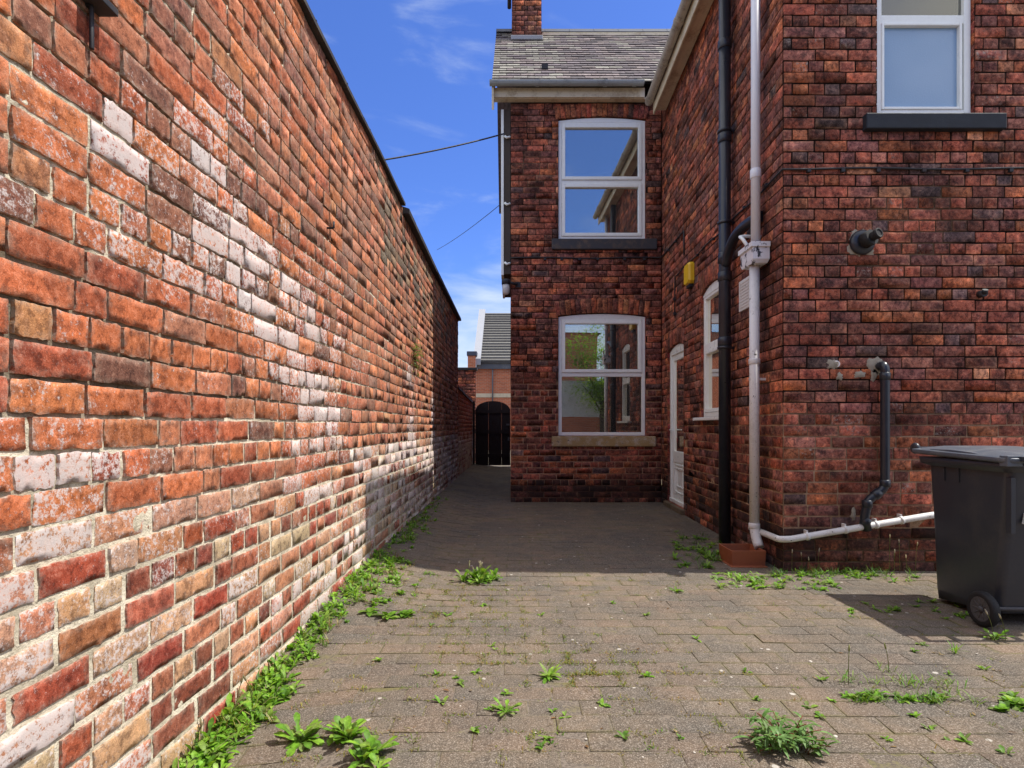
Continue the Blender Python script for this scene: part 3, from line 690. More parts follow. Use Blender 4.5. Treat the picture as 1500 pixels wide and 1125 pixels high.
def gutters():
    # rear wing gutter and fascia
    G = MB(); rng = random.Random(4)
    prof = [(math.cos(a)*.06, -math.sin(a)*.06) for a in [math.pi*k/8 for k in range(9)]]
    prof2 = [(p*.86, q*.86+.004) for p, q in prof][::-1]
    G.prism([(-.33, 8.545+p, 6.225+q) for p, q in prof+prof2], (2.27, 0, 0))
    for x in (.35, 1.35, 1.78):
        G.prism([(x, 8.545+p*1.14, 6.225+q*1.14) for p, q in prof+prof2], (.05, 0, 0))
    G.build('gutter', M['bluegut'], house)['label'] = 'blue grey gutter under the slate roof'
    G = MB(); G.box((-.27, 8.655, 6.062), (1.98, 8.685, 6.20)); G.box((-.27, 8.686, 6.055), (2.2, 8.785, 6.075)); G.build('fascia', M['cream'], house)['label'] = 'cream fascia under the blue grey gutter'
    # main wing gutter along the side wall
    G = MB(); ya, yb = YN-.05, 8.50; xa, xb = 1.895, 2.005
    G.prism([(xb+p, yb, 5.905+q) for p, q in prof+prof2], (xa-xb, ya-yb, 0))
    for y in (8.36, 7.55, 6.75, 5.95, 5.1):
        xx = xa+(xb-xa)*(y-ya)/(yb-ya); G.prism([(xx+p*1.13, y, 5.905+q*1.13) for p, q in prof+prof2], (0, .06, 0))
    G.prism([(xb+p, yb, 5.905+q) for p, q in prof], (0, .006, 0))
    G.build('gutter', M['greygut'], house)['label'] = 'stained grey gutter running along the side wall eaves'
    G = MB()
    G.hexa([(xa+.062, ya, 5.72), (xa+.082, ya, 5.72), (xb+.082, yb, 5.72), (xb+.062, yb, 5.72), (xa+.062, ya, 5.90), (xa+.082, ya, 5.90), (xb+.082, yb, 5.90), (xb+.062, yb, 5.90)])
    G.hexa([(xa+.085, ya, 5.78), (side_x(ya)-.01, ya, 5.78), (side_x(yb)-.01, yb, 5.78), (xb+.085, yb, 5.78), (xa+.085, ya, 5.80), (side_x(ya)-.01, ya, 5.80), (side_x(yb)-.01, yb, 5.80), (xb+.085, yb, 5.80)])
    G.build('fascia', M['cream'], house)['label'] = 'cream fascia behind the grey gutter'
gutters()

# ---- windows and doors
def frame(B, mapf, u0, u1, z0, z1, w, d0, d1):
    B.box((u0, z0, d0), (u0+w, z1, d1), mapf=mapf); B.box((u1-w, z0, d0), (u1, z1, d1), mapf=mapf)
    B.box((u0+w, z0, d0), (u1-w, z0+w, d1), mapf=mapf); B.box((u0+w, z1-w, d0), (u1-w, z1, d1), mapf=mapf)
def pane(name, mat, mapf, u0, u1, z0, z1, d, parent, label=None):
    B = MB(); B.box((u0, z0, d-.008), (u1, z1, d), mapf=mapf); o = B.build(name, mat, parent)
    if label: o['label'] = label
    return o
def room(mapf, u0, u1, z0, z1, depth, parent, d0=-.12, mat='room'):
    B = MB(); b = -depth
    P = lambda u, z, d: mapf(u, z, d)
    B.poly([P(u0, z0, b), P(u1, z0, b), P(u1, z1, b), P(u0, z1, b)])
    for (a, c) in (((u0, z0), (u0, z1)), ((u1, z0), (u1, z1)), ((u0, z0), (u1, z0)), ((u0, z1), (u1, z1))):
        B.poly([P(*a, d0), P(*c, d0), P(*c, b), P(*a, b)])
    return B.build('interior', M[mat], parent)
def curtain(mapf, u0, u1, z0, z1, d, parent, mat='curtain', name='curtain'):
    B = MB(); n = 24; r0 = []; r1 = []
    for k in range(n+1):
        t = k/n; u = u0+(u1-u0)*t; dd = d+.025*math.sin(t*22)
        r0.append(B.vert(mapf(u, z0, dd))); r1.append(B.vert(mapf(u, z1, dd)))
    for k in range(n): B.face((r0[k], r0[k+1], r1[k+1], r1[k]), 0, True)
    return B.build(name, M[mat], parent)
def arch_head(B, mapf, u0, u1, z, rise, d0, d1, n=14):
    um = (u0+u1)/2; w = (u1-u0)/2; r = (w*w+rise*rise)/(2*rise)
    top = [(u0+(u1-u0)*k/n, z+math.sqrt(max(0, r*r-(u0+(u1-u0)*k/n-um)**2))-(r-rise)) for k in range(n+1)]
    for (a, za), (b, zb) in zip(top, top[1:]):
        B.hexa([mapf(a, z-.02, d0), mapf(b, z-.02, d0), mapf(b, z-.02, d1), mapf(a, z-.02, d1), mapf(a, za, d0), mapf(b, zb, d0), mapf(b, zb, d1), mapf(a, za, d1)])
def sash(hole, mapf, split, sillmat, sz, sx, label, topsash):
    u0, u1, z0, z1 = hole
    B = MB(); d = -.035
    frame(B, mapf, u0+.002, u1-.002, z0+.002, z1-.012, .052, -.10, d)
    B.box((u0+.055, split-.03, -.10), (u1-.055, split+.03, d-.002), mapf=mapf)
    w = B.build('window', M['upvc'], house, bevel=.006); w['label'] = label
    B = MB(); arch_head(B, mapf, u0+.003, u1-.003, z1-.014, .046, -.10, d+.004); B.build('arched_head', M['upvc'], w)
    for (a, b, vis) in ((z0+.056, split-.032, topsash[0]), (split+.032, z1-.066, topsash[1])):
        e = .0
        if vis:
            B = MB(); frame(B, mapf, u0+.056, u1-.056, a, b, .050, -.075, d+.014); B.build('sash', M['upvc'], w, bevel=.006); e = .048
        pane('pane', M['glass'], mapf, u0+.05+e, u1-.05-e, a-.004+e, b+.004-e, -.062, w)
    B = MB(); B.box((sx[0], sz[0], -.06), (sx[1], sz[1], .05), mapf=mapf)
    B.build('sill', M[sillmat], w, bevel=.012)
    room(mapf, u0-.3, u1+.25, z0-.1, z1+.15, 2.2, w)
    return w
w = sash(FL, fmap, FL[2]+.93, 'stonesill', (.845, 1.0), (.60, 2.17), 'lower white window with a worn stone sill', (False, True))
curtain(fmap, 1.62, 2.02, 1.0, 2.9, -.25, w)
w = sash(FU, fmap, FU[2]+.88, 'darksill', (3.82, 3.982), (.60, 2.19), 'upper white window with a dark stone sill', (True, True))
# near upper window, obscured glass
u0, u1, z0, z1 = NW; B = MB(); frame(B, nmap, u0+.002, u1-.002, z0+.012, z1, .055, -.10, -.03); B.box((u0+.055, 4.37, -.10), (u1-.055, 4.44, -.034), mapf=nmap)
w = B.build('window', M['upvc'], house, bevel=.006); w['label'] = 'white window with obscured glass above the black sill'
B = MB(); frame(B, nmap, u0+.052, u1-.075, z0+.064, 4.372, .022, -.08, -.022); B.build('sash', M['upvc'], w, bevel=.005)
pane('pane', M['frosted'], nmap, u0+.06, u1-.08, z0+.07, 4.368, -.055, w, 'pale blue obscured pane')
pane('pane', M['glassdoor'], nmap, u0+.05, u1-.05, 4.44, z1-.05, -.062, w, 'clear top pane')
B = MB(); B.box((2.785, 3.488, -.06), (3.888, 3.612, .055), mapf=nmap); B.build('sill', M['slatesill'], w, bevel=.008)
room(nmap, u0-.2, u1+.2, 4.3, z1+.1, 1.5, w)
# side window
u0, u1, z0, z1 = SW; B = MB(); frame(B, smap, u0+.002, u1-.002, z0+.004, z1-.01, .055, -.10, -.03); B.box((u0+.05, 2.02, -.10), (u1-.05, 2.10, -.032), mapf=smap)
w = B.build('window', M['upvc'], house, bevel=.006); w['label'] = 'narrow white window behind the black soil pipe'
B = MB(); arch_head(B, smap, u0+.003, u1-.003, z1-.012, .075, -.10, -.024); B.build('arched_head', M['upvc'], w)
B = MB(); frame(B, smap, u0+.058, u1-.058, z0+.06, 2.018, .04, -.075, -.02); B.build('sash', M['upvc'], w, bevel=.005)
pane('pane', M['glassdoor'], smap, u0+.09, u1-.09, z0+.09, 1.98, -.06, w); pane('pane', M['glassdoor'], smap, u0+.05, u1-.05, 2.098, z1-.06, -.062, w)
B = MB(); B.box((u0-.08, z0-.035, -.09), (u1+.10, z0, .07), mapf=smap); B.build('sill', M['upvc'], w, bevel=.006)
room(smap, u0-.2, u1+.3, z0-.1, z1+.1, 1.5, w); curtain(smap, u0-.1, u1+.1, z0, 1.72, -.22, w, 'blind', 'blind')
# door
u0, u1, z0, z1 = DO; B = MB(); dz = -.055
B.box((u0+.065, z0+.06, -.10), (u1-.065, .64, dz-.012), mapf=smap)
frame(B, smap, u0+.062, u1-.062, z0+.05, z1-.06, .085, -.10, dz)
B.box((u0+.14, .64, -.10), (u1-.14, .80, dz), mapf=smap)
d = B.build('door', M['upvc'], house, bevel=.006); d['label'] = 'white back door with a glazed upper half'
B = MB(); B.box((u0+.002, z0+.02, -.11), (u0+.06, z1-.01, dz+.02), mapf=smap); B.box((u1-.06, z0+.02, -.11), (u1-.002, z1-.01, dz+.02), mapf=smap); B.box((u0+.06, z1-.062, -.11), (u1-.06, z1-.01, dz+.02), mapf=smap); B.box((u0+.002, z0+.002, -.11), (u1-.002, z0+.05, dz+.03), mapf=smap)
arch_head(B, smap, u0+.003, u1-.003, z1-.012, .07, -.11, dz+.024); B.build('door_frame', M['upvc'], d, bevel=.005)
pane('pane', M['glassdoor'], smap, u0+.14, u1-.14, .80, z1-.14, -.075, d)
B = MB(); frame(B, smap, u0+.19, u1-.19, .21, .62, .028, -.08, dz+.003); frame(B, smap, u0+.27, u1-.27, .30, .56, .022, -.08, dz+.001); B.box((u0+.19, .545, -.08), (u1-.19, .575, dz+.006), mapf=smap); B.build('panel_moulding', M['upvc'], d, bevel=.006)
B = MB(); B.box((u1-.11, .98, dz), (u1-.085, 1.16, dz+.012), mapf=smap); B.tube([smap(u1-.098, 1.10, dz), smap(u1-.098, 1.10, dz+.05), smap(u1-.21, 1.10, dz+.05)], .009, 8); B.build('handle', M['upvc'], d)
room(smap, u0-.2, u1+.2, z0, z1+.1, 1.6, d, -.13)
B = MB(); B.box((u0-.06, -.05, -.1), (u1+.06, .068, .05), mapf=smap); B.build('doorstep', plain('mossy_step', (.16, .12, .08), .9, .2, .6, (.05, .06, .03), 8, bumpd=.004), d, bevel=.012)

# ---- pipes on the house
def sleeve(B, x, y, z, r, h): B.lathe([(r*.9, -h/2), (r, -h/2+.006), (r, h/2-.006), (r*.9, h/2)], (x, y, z), (0, 0, 1), 20)
px, py = side_x(5.71)-.092, 5.71
B = MB(); B.tube([(px, py, -.05), (px, py, 5.72)], .057, 20)
for z in (3.98, 1.98, 2.62, 4.9): sleeve(B, px, py, z, .066, .09)
for z in (4.05, 3.15, 1.92): B.box((px-.012, py-.015, z-.012), (side_x(py), py+.015, z+.012)); B.lathe([(.062, -.015), (.07, -.012), (.07, .012), (.062, .015)], (px, py, z), (0, 0, 1), 20)
sp = B.build('soil_pipe', M['blackpipe'], house)
B = MB(); a = Vector((side_x(5.0)-.01, 5.0, 2.96)); b = Vector((side_x(5.05)-.10, 5.12, 2.95)); c = Vector((px, 5.60, 2.90)); d_ = Vector((px, 5.71, 2.70))
B.tube(bez(a, b, (b+c)/2, 5)+bez((b+c)/2, c, d_, 6)[1:], .048, 16); B.lathe([(.05, -.06), (.068, -.05), (.068, .05), (.05, .06)], (px, 5.70, 2.80), (0, .35, -1), 18); B.build('branch_pipe', M['blackpipe'], sp)
wx, wy = 2.072, 4.95
B = MB(); B.tube([(wx+.006, wy, 2.66), (wx+.006, wy, 5.78)], .038, 18); sleeve(B, wx+.006, wy, 3.30, .045, .08)
B.build('downpipe', plain('clean_white_downpipe', (.74, .76, .79), .35, .5, .12, (.5, .48, .45), 6), house)['label'] = 'clean white downpipe above the hopper'
B = MB(); B.tube([(wx-.004, wy, .30), (wx-.004, wy, 2.52)], .041, 18); B.tube(bez((wx-.004, wy, .31), (wx-.004, wy-.01, .21), (wx+.005, wy-.08, .13), 6), .041, 18)
for z in (1.70, .30): sleeve(B, wx-.004, wy, z, .047, .05)
for z in (1.55,): B.box((wx-.05, wy-.006, z-.01), (side_x(wy), wy+.006, z+.01))
B.build('downpipe', M['oldwhite'], house)['label'] = 'peeling white lower downpipe ending over the trough'
B = MB()
hx0, hx1, hy0, hy1 = 1.995, 2.145, 4.82, 5.10
r4 = lambda x0, x1, y0, y1, z: [(x0, y0, z), (x1, y0, z), (x1, y1, z), (x0, y1, z)]
B.loft([r4(2.01, 2.135, 4.85, 5.07, 2.515), r4(hx0+.01, hx1, hy0+.01, hy1-.01, 2.545), r4(hx0+.01, hx1, hy0+.01, hy1-.01, 2.64), r4(hx0-.006, hx1, hy0-.006, hy1+.006, 2.645), r4(hx0-.006, hx1, hy0-.006, hy1+.006, 2.685), r4(hx0+.012, hx1-.012, hy0+.012, hy1-.012, 2.685), r4(hx0+.012, hx1-.012, hy0+.012, hy1-.012, 2.60)], smooth=False)
B.build('hopper', plain('flaking_white_hopper', (.76, .77, .79), .4, .4, .15, (.4, .38, .35), 8, grime=((.03, .03, .034), 11., .55)), house)
B = MB(); B.tube([(side_x(5.05), 5.06, 2.80), (2.03, 5.06, 2.805), (1.985, 5.05, 2.795), (1.995, 5.01, 2.76), (2.04, 4.97, 2.66)], .015, 10); B.build('overflow_pipe', M['upvc'], house)
B = MB()
P = [(side_x(5.16)-.045, 5.16, .245), (XC-.045, YN-.005, .255), (XC-.02, YN-.045, .258), (XC+.04, YN-.05, .262), (3.24, YN-.05, .44), (3.9, YN-.05, .54)]
B.tube([P[0], *bez(P[1], (XC-.045, YN-.045, .257), P[3], 5), P[4], P[5]], .0255, 16)
for x in (2.32, 2.62, 2.86, 3.06): z = .262+(x-2.195)/(3.24-2.195)*.178; B.lathe([(.0265, -.012), (.031, -.01), (.031, .01), (.0265, .012)], (x, YN-.05, z), (1, 0, .17), 16); B.box((x-.006, YN-.05, z-.004), (x+.006, YN-.003, z+.045))
B.build('drainpipe', M['oldwhite'], house)['label'] = 'sloping white drainpipe wrapped round the wall corner'
B = MB(); y = YN-.06
wp = bez((2.915, YN, 1.62), (2.925, y-.01, 1.655), (2.925, y, 1.56), 6)+[Vector((2.925, y, .72))]+bez((2.925, y, .70), (2.925, y, .665), (2.885, y, .635), 3)+bez((2.83, y, .595), (2.785, y, .565), (2.785, y, .53), 4)+[Vector((2.765, y, .43)), Vector((2.785, y, .33))]
B.tube(wp, .033, 16)
for (x, z, ax) in ((2.925, .70, (0, 0, 1)), (2.858, .615, (1, 0, .8)), (2.785, .54, (0, 0, 1)), (2.925, 1.54, (0, 0, 1)), (2.772, .40, (.3, 0, 1))): B.lathe([(.033, -.03), (.0385, -.026), (.0385, .026), (.033, .03)], (x, y, z), ax, 16)
B.build('waste_pipe', M['blackpipe'], house)['label'] = 'black waste pipe dropping to the sloping white drain'
# flue, stub, patches
fx, fz = 2.775, 2.605; B = MB()
B.lathe([(.098, 0), (.098, .02), (.085, .035), (.06, .04), (.055, .042)], (fx, YN-.003, fz), (0, -1, 0), 28)
fl = B.build('flue', M['blackpipe'], house)
B = MB(); ax = Vector((.38, -1, .25)).normalized(); c0 = Vector((fx, YN-.04, fz)); B.tube([c0, c0+ax*.07], .062, 20); B.tube([c0+ax*.05, c0+ax*.125], .036, 18, caps=True); B.lathe([(.03, 0), (.04, .004), (.04, .03), (.028, .03), (.028, .0)], c0+ax*.10, ax, 18); B.build('flue_outlet', M['rubber'], fl)
B = MB()
def blob(B, cx, cz, rx, rz, seed, th=.0035):
    rng = random.Random(seed); n = 22; ring = []
    for k in range(n):
        a = 2*math.pi*k/n; q = 1+.65*nz(math.cos(a)*2.2, math.sin(a)*2.2, seed*1.7); ring.append((cx+rx*q*math.cos(a), cz+rz*q*math.sin(a)))
    r0 = [B.vert((x, YN+.003, z)) for x, z in ring]; r1 = [B.vert((cx+(x-cx)*.86, YN-th, cz+(z-cz)*.86)) for x, z in ring]
    for k in range(n): B.face((r0[k], r0[(k+1) % n], r1[(k+1) % n], r1[k]), 0, True)
    B.face(r1, 0, True)
for q in ((2.552, 1.64, .055, .042, 1), (2.60, 1.545, .03, .035, 2), (2.765, 1.56, .05, .03, 3), (2.895, 1.63, .07, .065, 4), (2.875, 1.56, .03, .05, 5), (fx, fz, .118, .112, 6), (2.71, .45, .022, .06, 7)):
    B = MB(); blob(B, *q); B.build('mortar_patch', M['render'], house)
B = MB(); pc = Vector((2.565, YN-.012, 1.64)); B.tube([pc+Vector((.022*math.cos(a), -.012, .022*math.sin(a))) for a in [R(-70+25*k) for k in range(9)]], .006, 8); B.tube([pc+Vector((.02, -.012, 0)), pc+Vector((.02, .02, 0))], .005, 8); B.build('wall_ring', M['oldwhite'], house)
B = MB(); B.tube([(3.715, YN, 2.195), (3.715, YN-.05, 2.195)], .028, 14); B.tube([(3.715, YN-.045, 2.195), (3.712, YN-.06, 2.22)], .02, 10); B.build('pipe_stub', M['iron'], house)
B = MB(); B.box((5.24, 2.235, 0), (5.53, 2.52, .018), mapf=smap)
for k in range(9): B.box((5.27, 2.26+k*.028, .018), (5.50, 2.272+k*.028, .024), mapf=smap)
B.build('air_vent', M['oldwhite'], house, bevel=.004)
# alley-side casing with its white outer edge
B = MB(); B.box((-.125, 8.80, 3.46), (-.024, 10.4, 5.95)); cs = B.build('bay_casing', plain('brown_bay_panel', (.060, .046, .036), .7, .3, .4, (.10, .08, .06), 6), house)
B = MB(); B.box((-.165, 8.785, 3.44), (-.125, 10.4, 5.95)); B.build('casing_edge', M['upvc'], cs, bevel=.006)
for z in (5.53, 4.52, 3.62):
    B = MB(); B.tube([(-.03, 8.78, z), (-.08, 8.765, z-.02), (-.11, 8.775, z+.01)], .018, 8); B.build('bracket', M['upvc'], cs)

# ---- things fixed to the house
r = thing('alarm_box', 'yellow burglar alarm box high on the side wall above the door', 'alarm', smap(7.17, 3.03, 0))
B = MB(); hx = lambda s, d: [smap(7.17+s*p, 3.03+s*q, d) for p, q in ((-.11, -.10), (-.08, -.13), (.08, -.13), (.11, -.10), (.11, .10), (.08, .13), (-.08, .13), (-.11, .10))]
B.loft([hx(1, .004), hx(1, .05), hx(.9, .075)], smooth=False); B.build('cover', M['yellow'], r)
B = MB(); B.box((7.11, 2.865, .004), (7.25, 2.905, .05), mapf=smap); B.build('base', M['iron'], r)
r = thing('wall_lamp', 'bulkhead lamp with black cap on the rear wing corner beside the alley', 'lamp', (-.09, 8.72, 3.2))
B = MB(); B.lathe([(.0, .02), (.06, .02), (.066, 0), (.066, -.05), (.05, -.06)], (-.09, 8.70, 3.33), (0, 0, 1), 18); B.tube([(-.06, 8.70, 3.31), (.08, 8.75, 3.29)], .022, 10); B.box((.05, 8.765, 3.25), (.13, 8.785, 3.33)); B.build('bracket', M['iron'], r)
B = MB(); B.lathe([(.052, .0), (.056, -.08), (.05, -.14), (.03, -.165), (.004, -.17)], (-.09, 8.70, 3.29), (0, 0, 1), 18); B.build('lens', M['lampglass'], r)
def cable(name, pts, r, label, clips=(), mat='iron'):
    B = MB(); B.tube(pts, r, 7)
    for p, s in clips: p = Vector(p); B.box(p-Vector((s, s, s)), p+Vector((s, s, s*.8)))
    return tag(B.build(name, M[mat], None), label, 'cable')
rng = random.Random(77)
pts = [(x, YN-.012, 3.19+.006*math.sin(x*5)) for x in [5.5-.2*k for k in range(17)]]+[(XC-.012, YN-.012, 3.185)]+[(side_x(y)-.014, y, 3.17+.03*sm(4.6, 7.5, y)+.01*math.sin(y*7)) for y in [4.75+.2*k for k in range(16)]]+[(side_x(7.95)-.014, 7.95, 3.2), (side_x(7.96)-.014, 7.96, 3.1), (side_x(7.97)-.014, 7.97, 2.66)]
cable('wall_cable', pts, .0085, 'thin black cable clipped below the obscured window and round onto the side wall', [((x, YN-.012, 3.175), .014) for x in (2.35, 2.62, 2.9, 3.26, 3.6, 3.95)]+[((side_x(y)-.014, y, 3.185), .014) for y in (4.9, 5.4, 6.3, 6.9, 7.4)]+[((side_x(7.96)-.014, 7.96, z), .02) for z in (2.9, 2.7)])
pts = [(x, YF-.012, 3.70+.008*math.sin(x*4)) for x in [-.02+.15*k for k in range(16)]]+[(side_x(y)-.014, y, 3.70-.02*(8.7-y)) for y in (8.72, 8.4, 8.1, 7.8, 7.5)]+[(side_x(7.5)-.014, 7.49, 3.55), (side_x(7.5)-.014, 7.49, 3.36)]
cable('wall_cable', pts, .010, 'dark cable stapled across the rear wing below its upper window', [((x, YF-.012, 3.68), .018) for x in (.5, .75, 1.02, 1.3, 1.7, 2.0)]+[((side_x(y)-.014, y, 3.67), .016) for y in (8.3, 7.9)])
def catenary(a, b, sag, n=24):
    a, b = Vector(a), Vector(b); return [a+(b-a)*(k/n)-Vector((0, 0, sag*4*(k/n)*(1-k/n))) for k in range(n+1)]
a = at(738, 196, 8.75); b = at(556, 222, 7.6); b2 = b+(b-a)*2.5
cable('overhead_cable', catenary(a, b2+Vector((0, 0, .5)), .32), .011, 'thick black cable slung from the house across the sky over the tall wall')
a = at(737, 296, 9.0); b = at(640, 366, 16.); cable('overhead_cable', catenary(a, b, .05), .0055, 'thin faint wire slanting down the sky from the house corner')

# ---- iron fixings on the boundary wall
B = MB(); y = 1.645; x = wall_x(y); z = 2.345
B.tube([(x-.03, y, z), (x+.012, y, z-.01), (x+.012, y, z-.13)], .007, 8); B.box((x-.01, y-.035, z-.004), (x+.055, y+.05, z+.016)); tag(B.build('iron_bracket', M['iron'], None, bevel=.002), 'black iron bracket near the top left of the stained brick wall', 'bracket')
B = MB(); p = at(479, 334, wall_x(3.6)*F/(479-750)); x = wall_x(p.y); B.tube([(x-.02, p.y, p.z), (x+.035, p.y, p.z), (x+.042, p.y, p.z+.004), (x+.042, p.y, p.z+.04)], .0075, 8); tag(B.build('iron_hook', M['iron'], None), 'small rusty hook sticking out of the middle of the stained brick wall', 'hook')

# ---- gate
g = thing('garden_gate', 'dark arched timber gate closing the end of the alley', 'gate', (-.55, 16.4, 0))
B = MB(); n = 8; gx0, gx1 = -1.04, -.05; rng = random.Random(9)
for k in range(n):
    a = gx0+(gx1-gx0)*k/n; b = gx0+(gx1-gx0)*(k+1)/n; zt = lambda x: 1.60+.27*math.sqrt(max(0, 1-((x-(gx0+gx1)/2)/.5)**2))
    B.prism([(a-.004 if k % 3 else a+.004, 16.42+.004*(k % 2), .05), (b+.001, 16.42+.004*(k % 2), .05), (b+.001, 16.42+.004*(k % 2), zt(b)), ((a+b)/2, 16.42+.004*(k % 2), zt((a+b)/2)), (a-.004 if k % 3 else a+.004, 16.42+.004*(k % 2), zt(a))], (0, .022, 0))
B.build('boards', M['gatewood'], g)
for z in (.28, .95, 1.52):
    B = MB(); B.box((gx0, 16.39, z), (gx1, 16.418, z+.10)); B.build('rail', M['gatewood'], g)
for x0, x1, zt in ((-1.11, -1.05, 1.85), (-.04, .02, 1.8)):
    B = MB(); B.box((x0, 16.38, -.05), (x1, 16.47, zt)); B.build('post', M['gatewood'], g)
B = MB(); B.box((-.16, 16.36, 1.18), (-.07, 16.388, 1.23)); B.build('latch', M['greymetal'], g)
B = MB(); B.box((-.12, 16.36, .75), (-.07, 16.388, .85)); B.build('lock', M['greymetal'], g)

# ---- neighbour house beyond the gate
nh = thing('neighbour_house', 'orange brick house with pale tiled roof and stone verge seen over the gate', 'house', (2., 33., 0))
m = NT('orange_brickwork'); P = m.pos(); xyz = m.sep(P); bt = m.n('ShaderNodeTexBrick'); m.link(m.comb(xyz[0], xyz[2], 0.), bt.inputs['Vector'])
for k, v in (('Scale', 1.), ('Mortar Size', .008), ('Brick Width', .23), ('Row Height', .078)): bt.inputs[k].default_value = v
bt.inputs['Color1'].default_value = (.54, .165, .075, 1); bt.inputs['Color2'].default_value = (.40, .115, .055, 1); bt.inputs['Mortar'].default_value = (.40, .28, .20, 1)
M['nbrick'] = m.done(m.bsdf(bt.outputs['Color'], .9, m.bump(bt.outputs['Fac'], .4, .01)))
B = MB(); B.box((-1.86, 30., -.05), (9., 39.8, 4.15)); B.poly([(-1.86, 30, 4.15), (-1.86, 34.9, 7.6), (-1.86, 39.8, 4.15)]); B.build('wall', M['nbrick'], nh)
B = MB(); B.box((-1.87, 29.97, 2.66), (9., 29.998, 2.86)); B.build('stone_band', plain('cream_stone_band', (.58, .50, .36), .85, .2, .2), nh)
B = MB(); B.box((-1.84, 29.85, 4.12), (9., 30., 4.42)); B.tube([(-1.84, 29.80, 4.45), (9, 29.80, 4.45)], .06, 8); B.tube([(-1.0, 29.9, 4.5), (-1.0, 29.9, 2.0)], .035, 8); B.build('gutter', plain('dark_grey_gutter', (.10, .11, .13), .6, .3, .3, (.3, .3, .3), 3), nh)
B = MB(); rng = random.Random(8); n = 19
for k in range(n):
    t0, t1 = k/n, (k+1)/n
    ya, yb = 29.72+(34.9-29.72)*t0, 29.72+(34.9-29.72)*t1; za, zb = 4.46+(7.95-4.46)*t0, 4.46+(7.95-4.46)*t1
    col = lin(*[int(q*k_) for k_ in (rng.uniform(.9, 1.06),) for q in (140, 137, 132)], .5)
    B.hexa([(-1.62, ya-.06, za+.02), (9, ya-.06, za+.02), (9, yb, zb), (-1.62, yb, zb), (-1.62, ya-.06, za+.10), (9, ya-.06, za+.10), (9, yb, zb+.03), (-1.62, yb, zb+.03)], 0, col)
B.poly([(-1.62, 34.9, 7.96), (9, 34.9, 7.96), (9, 40.1, 4.45), (-1.62, 40.1, 4.45)], 0, lin(140, 134, 130, .7))
B.build('roof', M['slate'], nh, attrs=True)
B = MB(); B.hexa([(-1.98, 29.6, 4.30), (-1.60, 29.6, 4.30), (-1.60, 34.95, 7.9), (-1.98, 34.95, 7.9), (-1.98, 29.6, 4.62), (-1.60, 29.6, 4.62), (-1.60, 34.95, 8.22), (-1.98, 34.95, 8.22)]); B.build('verge', M['leadgrey'], nh)
B = MB(); B.box((-2.25, 29.5, 4.02), (-1.87, 30.1, 4.75)); k = B.build('kneeler', M['nbrick'], nh)
B = MB(); B.box((-2.30, 29.45, 4.75), (-1.78, 30.15, 4.98)); B.build('kneeler_cap', M['kneeler'], k, bevel=.03)

# =================================================================== bin, trough
bn = thing('wheelie_bin', 'black two wheeled rubbish bin with grey lid by the right hand wall', 'bin', (3.04, 3.55, 0))
def rrect(x0, x1, y0, y1, z, r=.045, n=4, zf=None):
    out = []
    for cx, cy, a0 in ((x1-r, y0+r, -90), (x1-r, y1-r, 0), (x0+r, y1-r, 90), (x0+r, y0+r, 180)):
        for k in range(n+1):
            a = R(a0+90*k/n); x, y = cx+r*math.cos(a), cy+r*math.sin(a); out.append((x, y, z if zf is None else zf(x, y)))
    return out
B = MB()
B.loft([rrect(2.80, 3.28, 3.335, 3.835, .02, .04, 4, lambda x, y: .015+.055*(3.84-y)/.5), rrect(2.795, 3.285, 3.33, 3.842, .09, .04), rrect(2.785, 3.30, 3.285, 3.855, .50, .045), rrect(2.772, 3.315, 3.235, 3.872, .885, .045), rrect(2.772, 3.315, 3.235, 3.872, .888, .045), rrect(2.735, 3.345, 3.195, 3.92, .905, .05), rrect(2.728, 3.352, 3.19, 3.925, .945, .05), rrect(2.745, 3.335, 3.21, 3.90, .946, .05)])
for y in (3.72, 3.60): B.prism([(2.776, y-.008, .885), (2.776, y+.008, .885), (2.779, y+.006, .80), (2.779, y-.006, .80)], (-.012, 0, 0))
B.box((2.775, 3.225, .55), (2.80, 3.26, .86)); B.box((3.29, 3.225, .55), (3.315, 3.26, .86))
B.build('body', M['binplastic'], bn)
B = MB()
zl = lambda dz: (lambda x, y: .95+dz+.022*(y-3.2)/.7)
B.loft([rrect(2.722, 3.36, 3.19, 3.945, 0, .05, 4, zl(-.008)), rrect(2.705, 3.375, 3.17, 3.965, 0, .055, 4, zl(0)), rrect(2.705, 3.375, 3.17, 3.965, 0, .055, 4, zl(.022)), rrect(2.735, 3.345, 3.22, 3.93, 0, .06, 4, zl(.030)), rrect(2.80, 3.28, 3.32, 3.83, 0, .08, 4, zl(.050)), rrect(2.86, 3.22, 3.40, 3.75, 0, .08, 4, zl(.052))])
B.prism([(2.725, 3.30, .972), (2.725, 3.45, .994), (2.725, 3.62, 1.003), (2.725, 3.78, 1.0), (2.725, 3.84, .975)], (.05, 0, 0)); B.box((2.715, 3.18, .925), (2.80, 3.235, .985))
lid = B.build('lid', M['binlid'], bn, bevel=.004)
B = MB(); B.lathe([(.010, -.012), (.034, -.012), (.038, -.004), (.038, .004), (.034, .012), (.014, .014)], (2.742, 3.945, .998), (1, 0, 0), 20); B.tube([(2.742, 3.945, .998), (3.34, 3.945, .998)], .013, 10); B.box((2.86, 3.90, .975), (2.90, 3.96, 1.012)); B.box((3.2, 3.90, .975), (3.24, 3.96, 1.012)); B.build('lid_handle', M['binplastic'], lid)
B = MB(); B.tube([(2.79, 3.105, .975), (3.29, 3.105, .975)], .014, 10)
for x in (2.79, 2.95, 3.12, 3.29): B.box((x-.014, 3.10, .955), (x+.014, 3.20, .980))
B.build('handle', M['binplastic'], bn)
